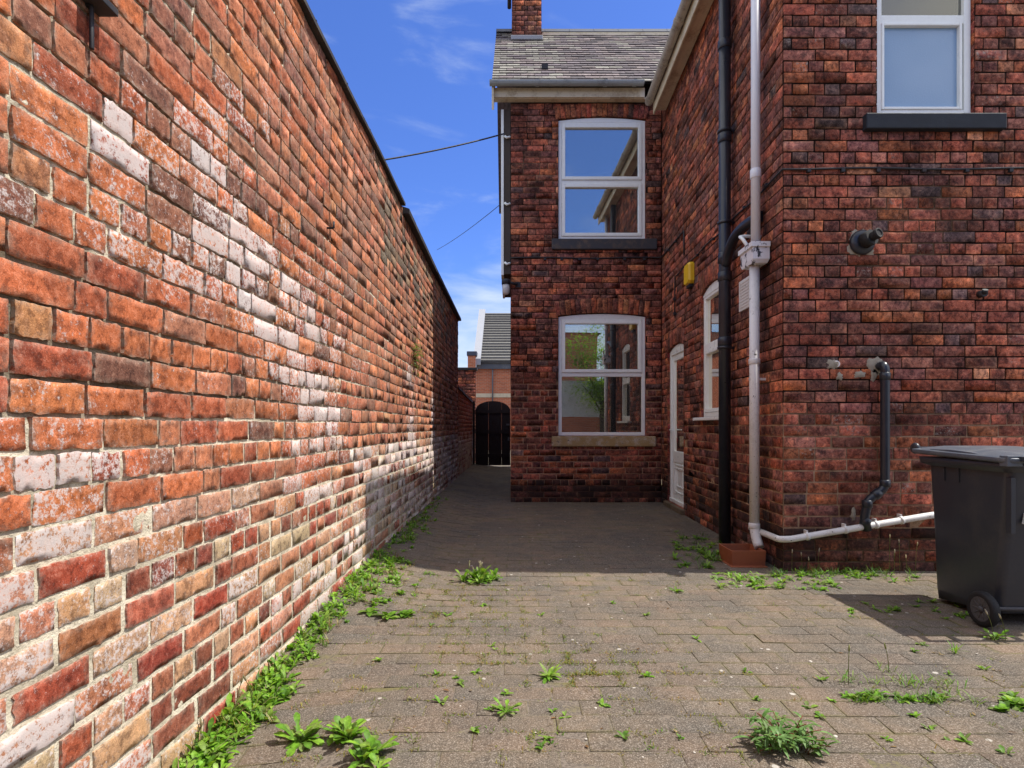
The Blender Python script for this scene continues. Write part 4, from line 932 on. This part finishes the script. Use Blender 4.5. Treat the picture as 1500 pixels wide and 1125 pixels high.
B = MB(); B.tube([(2.70, 3.325, .1), (3.38, 3.325, .1)], .012, 10); B.build('axle', M['greymetal'], bn)
for xs, sg in ((2.70, -1), (3.38, 1)):
    B = MB(); B.lathe([(.070, -.020), (.092, -.024), (.10, -.014), (.10, .014), (.092, .024), (.070, .020), (.066, 0), (.070, -.020)], (xs, 3.325, .1), (1, 0, 0), 28, 0, False); B.lathe([(.067, -.002), (.067, .002)], (xs, 3.325, .1), (1, 0, 0), 24); wheel = B.build('wheel', M['rubber'], bn)
    B = MB(); B.lathe([(.058, sg*.012), (.070, sg*.020), (.072, sg*.016), (.060, sg*.004)], (xs, 3.325, .1), (1, 0, 0), 24); B.lathe([(.002, sg*.024), (.016, sg*.022), (.020, sg*.006), (.002, sg*.002)], (xs, 3.325, .1), (1, 0, 0), 14)
    for k in range(10):
        a = 2*math.pi*k/10; dv = Vector((0, math.cos(a), math.sin(a))); B.tube([Vector((xs+sg*.010, 3.325, .1))+dv*.016, Vector((xs+sg*.010, 3.325, .1))+dv*.064], .0045, 6)
    B.build('rim', M['greymetal'], wheel)
B = MB(); B.prism([(2.862, 3.245, .60), (2.98, 3.245, .60), (2.98, 3.252, .66), (2.878, 3.252, .66)], (0, .012, 0)); B.build('sticker', M['upvc'], bn)

tr = thing('planter_trough', 'rust coloured terracotta trough at the foot of the white downpipe', 'planter', (1.93, 4.88, 0))
B = MB(); tx0, tx1, ty0, ty1 = 1.79, 2.075, 4.735, 5.03; zg = -.01
B.loft([r4(tx0+.03, tx1-.03, ty0+.03, ty1-.03, zg), r4(tx0-.004, tx1+.012, ty0-.012, ty1+.004, zg), r4(tx0-.004, tx1+.012, ty0-.012, ty1+.004, zg+.014), r4(tx0+.01, tx1-.004, ty0+.006, ty1-.006, zg+.016), r4(tx0, tx1, ty0, ty1, .132), r4(tx0+.012, tx1-.012, ty0+.012, ty1-.012, .132), r4(tx0+.022, tx1-.022, ty0+.022, ty1-.022, .07)], smooth=False)
B.build('trough', M['terracotta'], tr, bevel=.004)
B = MB(); B.box((tx0+.022, ty0+.022, .03), (tx1-.022, ty1-.022, .075)); B.build('soil', M['soil'], tr)

# =================================================================== weeds
GREEN = [(.150, .310, .025), (.120, .265, .022), (.185, .340, .032), (.090, .195, .022), (.21, .33, .05), (.17, .24, .06)]
def leaf(B, base, az, L, W, rise, droop, col, lobes=0, fold=.25, rng=random, n=6):
    d = Vector((math.cos(az), math.sin(az), 0)); sd = Vector((-d.y, d.x, 0)); prev = None
    p = Vector(base); a = rise
    for k in range(n+1):
        t = k/n
        w = W*.5*((.22+.85*t)*(1-.75*max(0, (t-.75)/.25)**2) if lobes else max(.06, math.sin(math.pi*min(1, .08+t*.92)))**.8)
        if k == n: w = W*(.10 if lobes else .04)
        if lobes and k % 2 and k < n-1: w *= .58
        u = Vector((0, 0, 1))
        cc = tuple(c*(1+.10*math.sin(k*1.7)) for c in col)
        l = B.vert(p+sd*w+u*w*fold, cc); c = B.vert(p, tuple(x*1.15 for x in cc)); r = B.vert(p-sd*w+u*w*fold, cc)
        if prev: B.face((prev[0], prev[1], c, l), 0, True); B.face((prev[1], prev[2], r, c), 0, True)
        prev = (l, c, r)
        p = p+(d*math.cos(a)+u*math.sin(a))*(L/n); a -= droop/n
def rosette(B, c, n, L, W, rng, lobes=1, rise=(.25, 1.1), droop=(.4, 1.3), tone=1.):
    for k in range(n):
        az = 2.4*k+rng.uniform(-.4, .4); g = rng.choice(GREEN); q = rng.uniform(.8, 1.2)*tone
        leaf(B, Vector(c)+Vector((rng.uniform(-.01, .01), rng.uniform(-.01, .01), 0)), az, L*rng.uniform(.55, 1.1), W*rng.uniform(.75, 1.2), rng.uniform(*rise), rng.uniform(*droop), tuple(x*q for x in g), lobes, rng=rng)
def tuft(B, c, n, L, rng, col, spread=.5, w=.003, rad=.012):
    for k in range(n):
        az = rng.uniform(0, 6.28); cc = tuple(x*rng.uniform(.7, 1.2) for x in col); o = Vector((rng.gauss(0, rad), rng.gauss(0, rad), 0))
        leaf(B, Vector(c)+o, az, L*rng.uniform(.5, 1.1), w, rng.uniform(.9, 1.5)*(1-spread*.3), rng.uniform(.2, 1.2), cc, 0, .2, rng, 3)
def stalk(B, c, h, rng, lean=.15, head=(.26, .22, .12)):
    az = rng.uniform(0, 6.28); d = Vector((math.cos(az), math.sin(az), 0))*lean*h
    p = bez(c, Vector(c)+Vector((0, 0, h*.6)), Vector(c)+Vector((0, 0, h))+d, 5)
    B.tube(p, .0016, 5, 0, True, (.16, .18, .05, 0)); t = (p[-1]-p[-2]).normalized()
    B.tube([p[-1], p[-1]+t*.008, p[-1]+t*.022, p[-1]+t*.032], .004, 6, 0, True, (*head, 0), rs=[.002, .0045, .004, .001])
rng = random.Random(101)
# strip of weeds along the foot of the boundary wall
B = MB(); y = 1.9
while y < 8.6:
    dens = sm(-.30, .22, nz(y*1.9, 2.2, 6))
    dens = max(dens, .55 if y < 4.8 else .2)
    if 3.7 < y < 4.75 or y < 2.6: dens = max(dens, .9)
    wd = .14 if y < 2.6 else .15 if y < 3.6 else .34 if y < 4.75 else .17
    for q in range(int((11 if y < 4.8 else 5)*dens+rng.random())):
        dx = abs(rng.gauss(0, wd*.62))+.015; yy = y+rng.uniform(-.06, .06); x = wall_x(yy)+dx
        s_ = rng.uniform(.45, 1.)*(1.15 if y < 2.6 else .95 if y < 4.8 else .8)*(1-.35*min(1, dx/.5)); r_ = rng.random(); c = (x, yy, ground_z(x, yy)-.002)
        if r_ < .16: tuft(B, c, 12, .10*s_, rng, rng.choice(((.12, .20, .03), (.22, .20, .06), (.30, .25, .13))), .6, .0042)
        elif r_ < .45: rosette(B, c, rng.randint(8, 14), .060*s_, .030*s_, rng, 0, (.3, 1.4), (.3, 1.2), rng.uniform(.85, 1.2))
        else: rosette(B, c, rng.randint(8, 14), .088*s_*rng.uniform(.8, 1.3), .026*s_, rng, 1, (.3, 1.35), (.4, 1.4), rng.uniform(.8, 1.25))
        if rng.random() < .04: stalk(B, c, rng.uniform(.06, .12), rng, .2)
    y += .075
o = B.build('weeds', M['leaf'], attrs=True, kind='stuff'); tag(o, 'bright green weed strip along the foot of the stained brick wall', 'weeds')
# weeds below the near wall, by the trough and bin
B = MB()
for k in range(120):
    px = rng.uniform(1040, 1345); py = rng.gauss(845, 6) if rng.random() < .72 else rng.gauss(860, 5)
    if py < 838: py = 838+rng.uniform(0, 6)
    if py > 852 and px > 1230: continue
    c = on_ground(px, py); s = rng.uniform(.35, .8)
    rosette(B, c, rng.randint(5, 9), .085*s, .030*s, rng, rng.random() < .5)
for k in range(40):
    c = on_ground(rng.uniform(1125, 1345), rng.uniform(838, 846)); tuft(B, c, 7, .09, rng, (.09, .17, .03), .4, .004)
for (px, h) in ((1160, .16), (1175, .14), (1198, .17), (1186, .10), (1303, .28), (1318, .24), (1341, .22), (1328, .12), (1310, .16)): stalk(B, on_ground(px, 840), h, rng, .05, (.55, .50, .40))
o = B.build('weeds', M['leaf'], attrs=True, kind='stuff'); tag(o, 'low weeds with pale seed heads under the wall beside the bin', 'weeds')
B = MB()
for k in range(70):
    px = rng.uniform(985, 1056); t = (px-985)/71; py = rng.gauss(800+18*t, 12); 
    if py < 770 or py > 834: continue
    c = on_ground(px, py); s = rng.uniform(.4, .9)
    if rng.random() < .6: rosette(B, c, 7, .10*s, .026*s, rng, 0)
    else: tuft(B, c, 10, .12*s, rng, (.08, .16, .03), .5, .004)
o = B.build('weeds', M['leaf'], attrs=True, kind='stuff'); tag(o, 'shaded grassy weeds left of the terracotta trough', 'weeds')
B = MB()
for k in range(26):
    c = on_ground(rng.uniform(1235, 1420), rng.uniform(880, 912)); s = rng.uniform(.3, .7); rosette(B, c, 6, .08*s, .026*s, rng, 0)
o = B.build('weeds', M['leaf'], attrs=True, kind='stuff'); tag(o, 'sparse seedlings in the shadow of the black bin', 'weeds')
B = MB()
for k in range(46):
    px = 1232+rng.random()*150; c = on_ground(px, 1022+rng.gauss(0, 3)+ (px-1232)*.02); s = rng.uniform(.35, .75)
    if rng.random() < .5: tuft(B, c, 10, .07*s, rng, (.11, .20, .03), .8, .004)
    else: rosette(B, c, 6, .07*s, .024*s, rng, 0)
for px, py in ((1238, 1000), (1300, 982), (1245, 996), (1345, 998), (1335, 1003), (1390, 1001), (1285, 1000), (1320, 1000), (1378, 1004), (1408, 1024), (1430, 1028)):
    c = on_ground(px, py); tuft(B, c, 16, .055, rng, (.16, .26, .045), .9, .0045, .022)
for px, py, h in ((1243, 1003, .14), (1302, 985, .11)): stalk(B, on_ground(px, py), h, rng, .12, (.26, .28, .10))
o = B.build('weeds', M['leaf'], attrs=True, kind='stuff'); tag(o, 'row of grass and plantain in a paving joint, lower right', 'weeds')
# moss and fine grass in the paving joints
B = MB()
def joint_pt(x, y):
    r = round((y-.9)/.127); return Vector((x, .9+r*.127+.004*nz(x*.7, y*.7, 2), 0))
for k in range(5200):
    if rng.random() < .62:
        px = rng.gauss(720, 130); py = rng.uniform(838, 1000)
    else: px = rng.uniform(420, 1500); py = rng.uniform(842, 1120)
    Y = H*F/(py-625); X = (px-750)/F*Y
    if X < wall_x(Y)+.05 or X > 3.3: continue
    dens = .45*nz(X*1.1, Y*1.1, 44)+.5*nz(X*5, Y*5, 3)+.12*sm(.8, -.6, X)
    if dens < rng.uniform(-.05, .42): continue
    if rng.random() < .6:
        p = joint_pt(X, Y)
    else:
        r = round((Y-.9)/.127-.5); xx = round((X+1.30-(.105 if r % 2 else 0))/.21)*.21-1.30+(.105 if r % 2 else 0); p = Vector((xx, .9+(r+rng.random())*.127, 0))
    p.z = ground_z(p.x, p.y)-.004
    col = rng.choice(((.17, .15, .035), (.20, .19, .04), (.13, .15, .03), (.22, .18, .06), (.11, .16, .03)))
    tuft(B, p, rng.randint(5, 11), rng.uniform(.012, .030), rng, col, 1.2, .0034, .014)
o = B.build('joint_moss', M['moss'], attrs=True, kind='stuff'); tag(o, 'dry yellow green moss and fine grass growing in the paving joints', 'moss')
B = MB(); n = 0
while n < 46:
    px, py = rng.uniform(470, 1480), rng.uniform(850, 1110)
    if px < 300+ (1125-py)*1.0+90: continue
    c = on_ground(px, py); s = rng.uniform(.25, .55); rosette(B, c, rng.randint(4, 7), .055*s*1.4, .022*s*1.4, rng, 0, (.3, .9), (.3, 1.), rng.uniform(.8, 1.1)); n += 1
o = B.build('seedlings', M['leaf'], attrs=True, kind='stuff'); tag(o, 'tiny scattered weed seedlings between the paving blocks', 'weeds')
# single plants
def plant(px, py, n, L, W, label, lobes=1, stalks=0, rise=(.25, 1.1), tone=1., name='weed', cat='weed', group='single weeds on the paving', spread=0., heads=1):
    c = on_ground(px, py); B = MB()
    for h in range(heads):
        o = Vector((rng.gauss(0, spread), rng.gauss(0, spread*.7), 0)) if h else Vector((0, 0, 0)); p = c+o; p.z = ground_z(p.x, p.y)
        rosette(B, p, n, L*(1 if not h else rng.uniform(.6, 1)), W, rng, lobes, rise, (.4, 1.3), tone*rng.uniform(.88, 1.12))
    for k in range(stalks): stalk(B, c+Vector((rng.gauss(0, .04), rng.gauss(0, .03), 0)), rng.uniform(.08, .14), rng, .2, (.5, .46, .34))
    r = thing(name, label, cat, c, group); o = B.build('leaves', M['leaf'], r, attrs=True); return r
plant(512, 1080, 13, .10, .030, 'upright dandelion nearest the wall strip at the bottom left', rise=(.5, 1.4), spread=.03, heads=4)
plant(540, 1108, 12, .11, .032, 'spreading dandelion at the bottom edge, right of the upright one', rise=(.4, 1.35), spread=.025, heads=3)
plant(437, 1072, 12, .11, .032, 'dandelion with long pale leaves beside the wall weed strip', spread=.03, heads=3)
plant(552, 1128, 9, .06, .026, 'small dandelion cut by the bottom edge of the view')
plant(698, 849, 12, .125, .034, 'bushy sunlit weed with seed stalks on the shadow edge', 1, 8, (.35, 1.45), spread=.085, heads=13)
plant(805, 992, 20, .075, .017, 'dark narrow leaved rosette in the middle of the paving', 0)
plant(741, 1044, 20, .066, .019, 'bright star shaped rosette below the dark one', 1)
plant(675, 1003, 7, .042, .016, 'tiny pale rosette left of the dark rosette', 0)
plant(947, 993, 9, .040, .016, 'small round weed right of the dark rosette', 0)
plant(884, 1035, 8, .034, .018, 'small bright clover like weed by a broken joint', 0)
plant(1486, 1030, 10, .05, .026, 'dense leafy weed at the right hand edge', 0, 0, (.2, 1.2), spread=.06, heads=9)
plant(1458, 936, 13, .085, .026, 'pale weed in front of the bin wheel', 1, 2, (.4, 1.2))
plant(1400, 956, 12, .075, .006, 'spiky grass tuft in front of the bin', 0, 0, (.6, 1.4), 1.1)
plant(565, 905, 9, .10, .036, 'bluish green dock weed lying beside the wall strip', 0, 0, (.1, .8), .75, spread=.09, heads=5)
plant(990, 866, 9, .07, .02, 'low weed patch in front of the shadow line', 0)
# lance leaved plant
c = on_ground(1150, 1092); r = thing('willowherb_plant', 'bushy lance leaved weed with reddish stems at the bottom right', 'weed', c)
B = MB(); S = MB()
for k in range(26):
    az = rng.uniform(0, 6.28); d0 = rng.uniform(0, .085)
    b = c+Vector((math.cos(az)*d0*1.25, math.sin(az)*d0*.9, 0)); h = rng.uniform(.03, .10)*(1.25-d0*6); lean = Vector((math.cos(az), math.sin(az), 0))*rng.uniform(.02, .09)
    top = b+Vector((0, 0, h))+lean; S.tube(bez(b, b+Vector((0, 0, h*.7)), top, 4), .0018, 5, 0, True, (.16, .06, .03, 0))
    m_ = rng.randint(5, 8)
    for q in range(m_):
        t = .25+.75*q/m_; p = b+(top-b)*t; g = rng.choice(((.13, .24, .07), (.10, .21, .045), (.16, .27, .09), (.12, .20, .05)))
        leaf(B, p, 2.4*q+rng.uniform(-.3, .3), rng.uniform(.045, .092)*(1.1-.3*t), .0135, rng.uniform(.1, 1.), rng.uniform(.6, 1.7), g, 0, .3, rng, 5)
B.build('leaves', M['leaf'], r, attrs=True); S.build('stems', M['stem'], r, attrs=True)
# plant rooted in the boundary wall
p = at(606, 520, wall_x(6.8)*F/(606-750)); r = thing('wall_plant', 'small green plant rooted high in the stained brick wall', 'plant', p)
B = MB()
for k in range(150):
    q = Vector((wall_x(p.y)+abs(rng.gauss(.02, .03)), p.y+rng.gauss(0, .10), p.z+rng.gauss(0, .11))); g = rng.choice(((.10, .17, .04), (.13, .20, .06), (.08, .13, .03), (.18, .2, .09)))
    leaf(B, q, rng.uniform(-1.2, 1.2), rng.uniform(.03, .06), .018, rng.uniform(-.2, .8), rng.uniform(.5, 1.5), g, 0, .2, rng, 3)
B.build('leaves', M['leaf'], r, attrs=True)
B = MB()
for k in range(6): B.tube([(wall_x(p.y)-.02, p.y+rng.uniform(-.05, .05), p.z+.05), (wall_x(p.y)+.03, p.y+rng.uniform(-.09, .09), p.z+rng.uniform(-.12, .1))], .003, 5, 0, True, (.10, .08, .04, 0))
B.build('stems', M['stem'], r, attrs=True)
B = MB()
for k in range(34):
    px, py = rng.uniform(440, 1480), rng.uniform(840, 1100)
    if px < 300+(1125-py)+70: continue
    c = on_ground(px, py)+Vector((0, 0, .003)); leaf(B, c, rng.uniform(0, 6.28), rng.uniform(.012, .030), rng.uniform(.006, .012), rng.uniform(-.05, .3), rng.uniform(-.4, .5), rng.choice(((.16, .09, .04), (.22, .15, .07), (.10, .06, .035), (.26, .20, .10))), 0, .3, rng, 4)
for k in range(60):
    px, py = rng.uniform(440, 1480), rng.uniform(845, 1100)
    if px < 300+(1125-py)+70: continue
    c = on_ground(px, py)+Vector((0, 0, .002)); a = rng.uniform(0, 6.28); l = rng.uniform(.015, .05); B.tube([c, c+Vector((math.cos(a)*l*.5, math.sin(a)*l*.5, .003)), c+Vector((math.cos(a+.4)*l, math.sin(a+.4)*l, .001))], .0009, 4, 0, True, (.24, .18, .10, 0))
tag(B.build('leaf_litter', M['moss'], attrs=True, kind='stuff'), 'dry brown leaf scraps and stalks lying on the paving', 'litter')
# small stones
B = MB()
for k in range(42):
    px, py = rng.uniform(520, 1450), rng.uniform(860, 1110)
    if px < 300+(1125-py)+100: continue
    c = on_ground(px, py); s = rng.uniform(.003, .009); q = rng.uniform(.35, .75)
    B.lathe([(s*.3, -s*.1), (s, s*.1), (s*.8, s*.4), (s*.2, s*.5)], c, (rng.uniform(-.2, .2), rng.uniform(-.2, .2), 1), 7)
tag(B.build('pebbles', plain('pale_pebble', (.50, .46, .40), .9, .2, .5, (.30, .27, .23), 60), kind='stuff'), 'pale specks of stone scattered over the paving', 'pebbles')

# =================================================================== behind the camera (seen in the window glass)
r = thing('garden_wall', 'whitewashed yard wall mirrored in the lower rear window', 'wall', (2., -8., 0))
B = MB(); B.box((-6, -8.3, -.05), (9, -8., 1.55)); B.build('base', M['nbrick'], r)
B = MB(); B.box((-6, -8.3, 1.55), (9, -7.99, 3.2)); B.build('whitewash', M['whitewall'], r)
r = thing('mirrored_house', 'dark brick gable mirrored in the top of the lower rear window', 'house', (-1, -13., 0))
B = MB(); B.box((-5, -17, -.05), (4.5, -13., 6.1)); B.build('wall', M['nbrick'], r)
B = MB(); B.prism([(-5.2, -12.9, 6.1), (-5.2, -15, 6.4), (-5.2, -17.1, 6.1)], (9.9, 0, 0)); B.build('roof', M['coping'], r)
tr_ = thing('garden_tree', 'leafy green tree mirrored in the lower rear window', 'tree', (3.9, -7.2, 0))
B = MB(); B.tube([(3.9, -7.2, -.05), (3.85, -7.2, 1.6), (3.95, -7.25, 3.2)], .12, 10, rs=[.15, .11, .05])
for k in range(9):
    a = rng.uniform(0, 6.28); B.tube(bez((3.88, -7.2, 1.6+.12*k), (3.88+.5*math.cos(a), -7.2+.3*math.sin(a), 2.6+.12*k), (3.88+1.0*math.cos(a), -7.2+.6*math.sin(a), 3.0+.2*k), 5), .03, 6, rs=[.04, .035, .03, .02, .014, .008])
B.build('trunk', plain('bark', (.09, .07, .05), .95, .1, .4, (.05, .04, .03), 20), tr_)
B = MB()
cl = [(3.95+rng.gauss(0, .55), -7.2+rng.gauss(0, .4), 3.2+rng.gauss(0, .85)) for k in range(60)]+[(4.1+rng.gauss(0, .3), -7.0, 2.3+rng.gauss(0, .35)) for k in range(10)]+[(2.9+rng.gauss(0, .6), -7.3, 4.0+rng.gauss(0, .35)) for k in range(18)]
for cx, cy, cz in cl:
    g0 = rng.choice(GREEN)
    for k in range(95):
        q = Vector((cx+rng.gauss(0, .24), cy+rng.gauss(0, .22), cz+rng.gauss(0, .20))); s = rng.uniform(.7, 1.2)
        leaf(B, q, rng.uniform(0, 6.28), rng.uniform(.08, .14), .06, rng.uniform(-.5, .9), rng.uniform(.2, 1.2), tuple(x*s*1.15 for x in g0), 0, .2, rng, 2)
B.build('crown', M['leaf'], tr_, attrs=True)

# =================================================================== light, sky, camera
EL = R(60); sdir = Vector((math.cos(EL), .002*math.cos(EL), math.sin(EL))).normalized()
sun = bpy.data.lights.new('sun', 'SUN'); sun.energy = 3.5; sun.angle = R(.5); sun.color = (1, .95, .86)
so = bpy.data.objects.new('sun', sun); COL.objects.link(so); so.rotation_euler = sdir.to_track_quat('Z', 'Y').to_euler(); so.location = (6, 0, 12)
W = bpy.data.worlds.new('World'); scene.world = W; W.use_nodes = True; t = W.node_tree; t.nodes.clear()
out = t.nodes.new('ShaderNodeOutputWorld'); bg = t.nodes.new('ShaderNodeBackground'); sky = t.nodes.new('ShaderNodeTexSky')
sky.sky_type = 'NISHITA'; sky.sun_disc = False; sky.sun_elevation = EL; sky.sun_rotation = math.atan2(sdir.x, sdir.y); sky.air_density = 1.; sky.dust_density = .6; sky.ozone_density = 2.2
bg.inputs['Strength'].default_value = .15
tc = t.nodes.new('ShaderNodeTexCoord'); sp_ = t.nodes.new('ShaderNodeSeparateXYZ'); t.links.new(tc.outputs['Generated'], sp_.inputs[0])
mp = t.nodes.new('ShaderNodeMapping'); mp.inputs['Scale'].default_value = (2.2, 1.2, 7.5); mp.inputs['Location'].default_value = (.35, 0, .2); t.links.new(tc.outputs['Generated'], mp.inputs[0])
no = t.nodes.new('ShaderNodeTexNoise'); no.inputs['Scale'].default_value = 2.0; no.inputs['Detail'].default_value = 7; no.inputs['Roughness'].default_value = .55; no.inputs['Distortion'].default_value = .4; t.links.new(mp.outputs[0], no.inputs['Vector'])
def mr(sock, a, b, lo, hi):
    x = t.nodes.new('ShaderNodeMapRange'); x.interpolation_type = 'SMOOTHSTEP'; t.links.new(sock, x.inputs[0])
    for i, v in zip((1, 2, 3, 4), (a, b, lo, hi)): x.inputs[i].default_value = v
    return x.outputs[0]
def mm(op, a, b):
    x = t.nodes.new('ShaderNodeMath'); x.operation = op
    for i, v in ((0, a), (1, b)):
        if isinstance(v, (int, float)): x.inputs[i].default_value = v
        else: t.links.new(v, x.inputs[i])
    return x.outputs[0]
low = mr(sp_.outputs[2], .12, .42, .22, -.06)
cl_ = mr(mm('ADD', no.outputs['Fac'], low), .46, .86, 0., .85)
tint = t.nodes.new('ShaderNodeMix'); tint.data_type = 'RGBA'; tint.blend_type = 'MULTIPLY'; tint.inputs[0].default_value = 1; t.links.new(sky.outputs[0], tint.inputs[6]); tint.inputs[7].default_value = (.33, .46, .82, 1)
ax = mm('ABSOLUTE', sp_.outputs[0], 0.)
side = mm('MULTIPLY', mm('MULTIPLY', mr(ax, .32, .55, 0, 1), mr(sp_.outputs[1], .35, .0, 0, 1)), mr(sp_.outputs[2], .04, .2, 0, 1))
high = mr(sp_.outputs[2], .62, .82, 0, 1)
fill_cloud = mm('MULTIPLY', mm('MAXIMUM', side, high), mr(no.outputs['Fac'], .34, .58, .35, 1))  # out-of-view bright cloud added overhead and behind the camera to lift shade fill
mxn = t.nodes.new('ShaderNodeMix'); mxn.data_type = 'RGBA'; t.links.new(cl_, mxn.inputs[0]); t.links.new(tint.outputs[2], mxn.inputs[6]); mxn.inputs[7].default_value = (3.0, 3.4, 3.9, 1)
mx2 = t.nodes.new('ShaderNodeMix'); mx2.data_type = 'RGBA'; t.links.new(fill_cloud, mx2.inputs[0]); t.links.new(mxn.outputs[2], mx2.inputs[6]); mx2.inputs[7].default_value = (5.5, 5.5, 5.5, 1)
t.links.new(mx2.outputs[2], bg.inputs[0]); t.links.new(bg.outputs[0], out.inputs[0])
cam = bpy.data.cameras.new('camera'); co = bpy.data.objects.new('camera', cam); COL.objects.link(co); scene.camera = co
co.location = (0, 0, H); co.rotation_euler = (R(90), 0, 0); cam.sensor_width = 36; cam.lens = 36*F/1500; cam.shift_y = 62.5/1500; cam.clip_start = .05; cam.clip_end = 2000
vs = scene.view_settings; scene.display_settings.display_device = 'sRGB'; vs.view_transform = 'Standard'; vs.look = 'None'; vs.exposure = 0.85; vs.gamma = 1; vs.use_curve_mapping = False
scene.cycles.max_bounces = 8; scene.cycles.transparent_max_bounces = 12
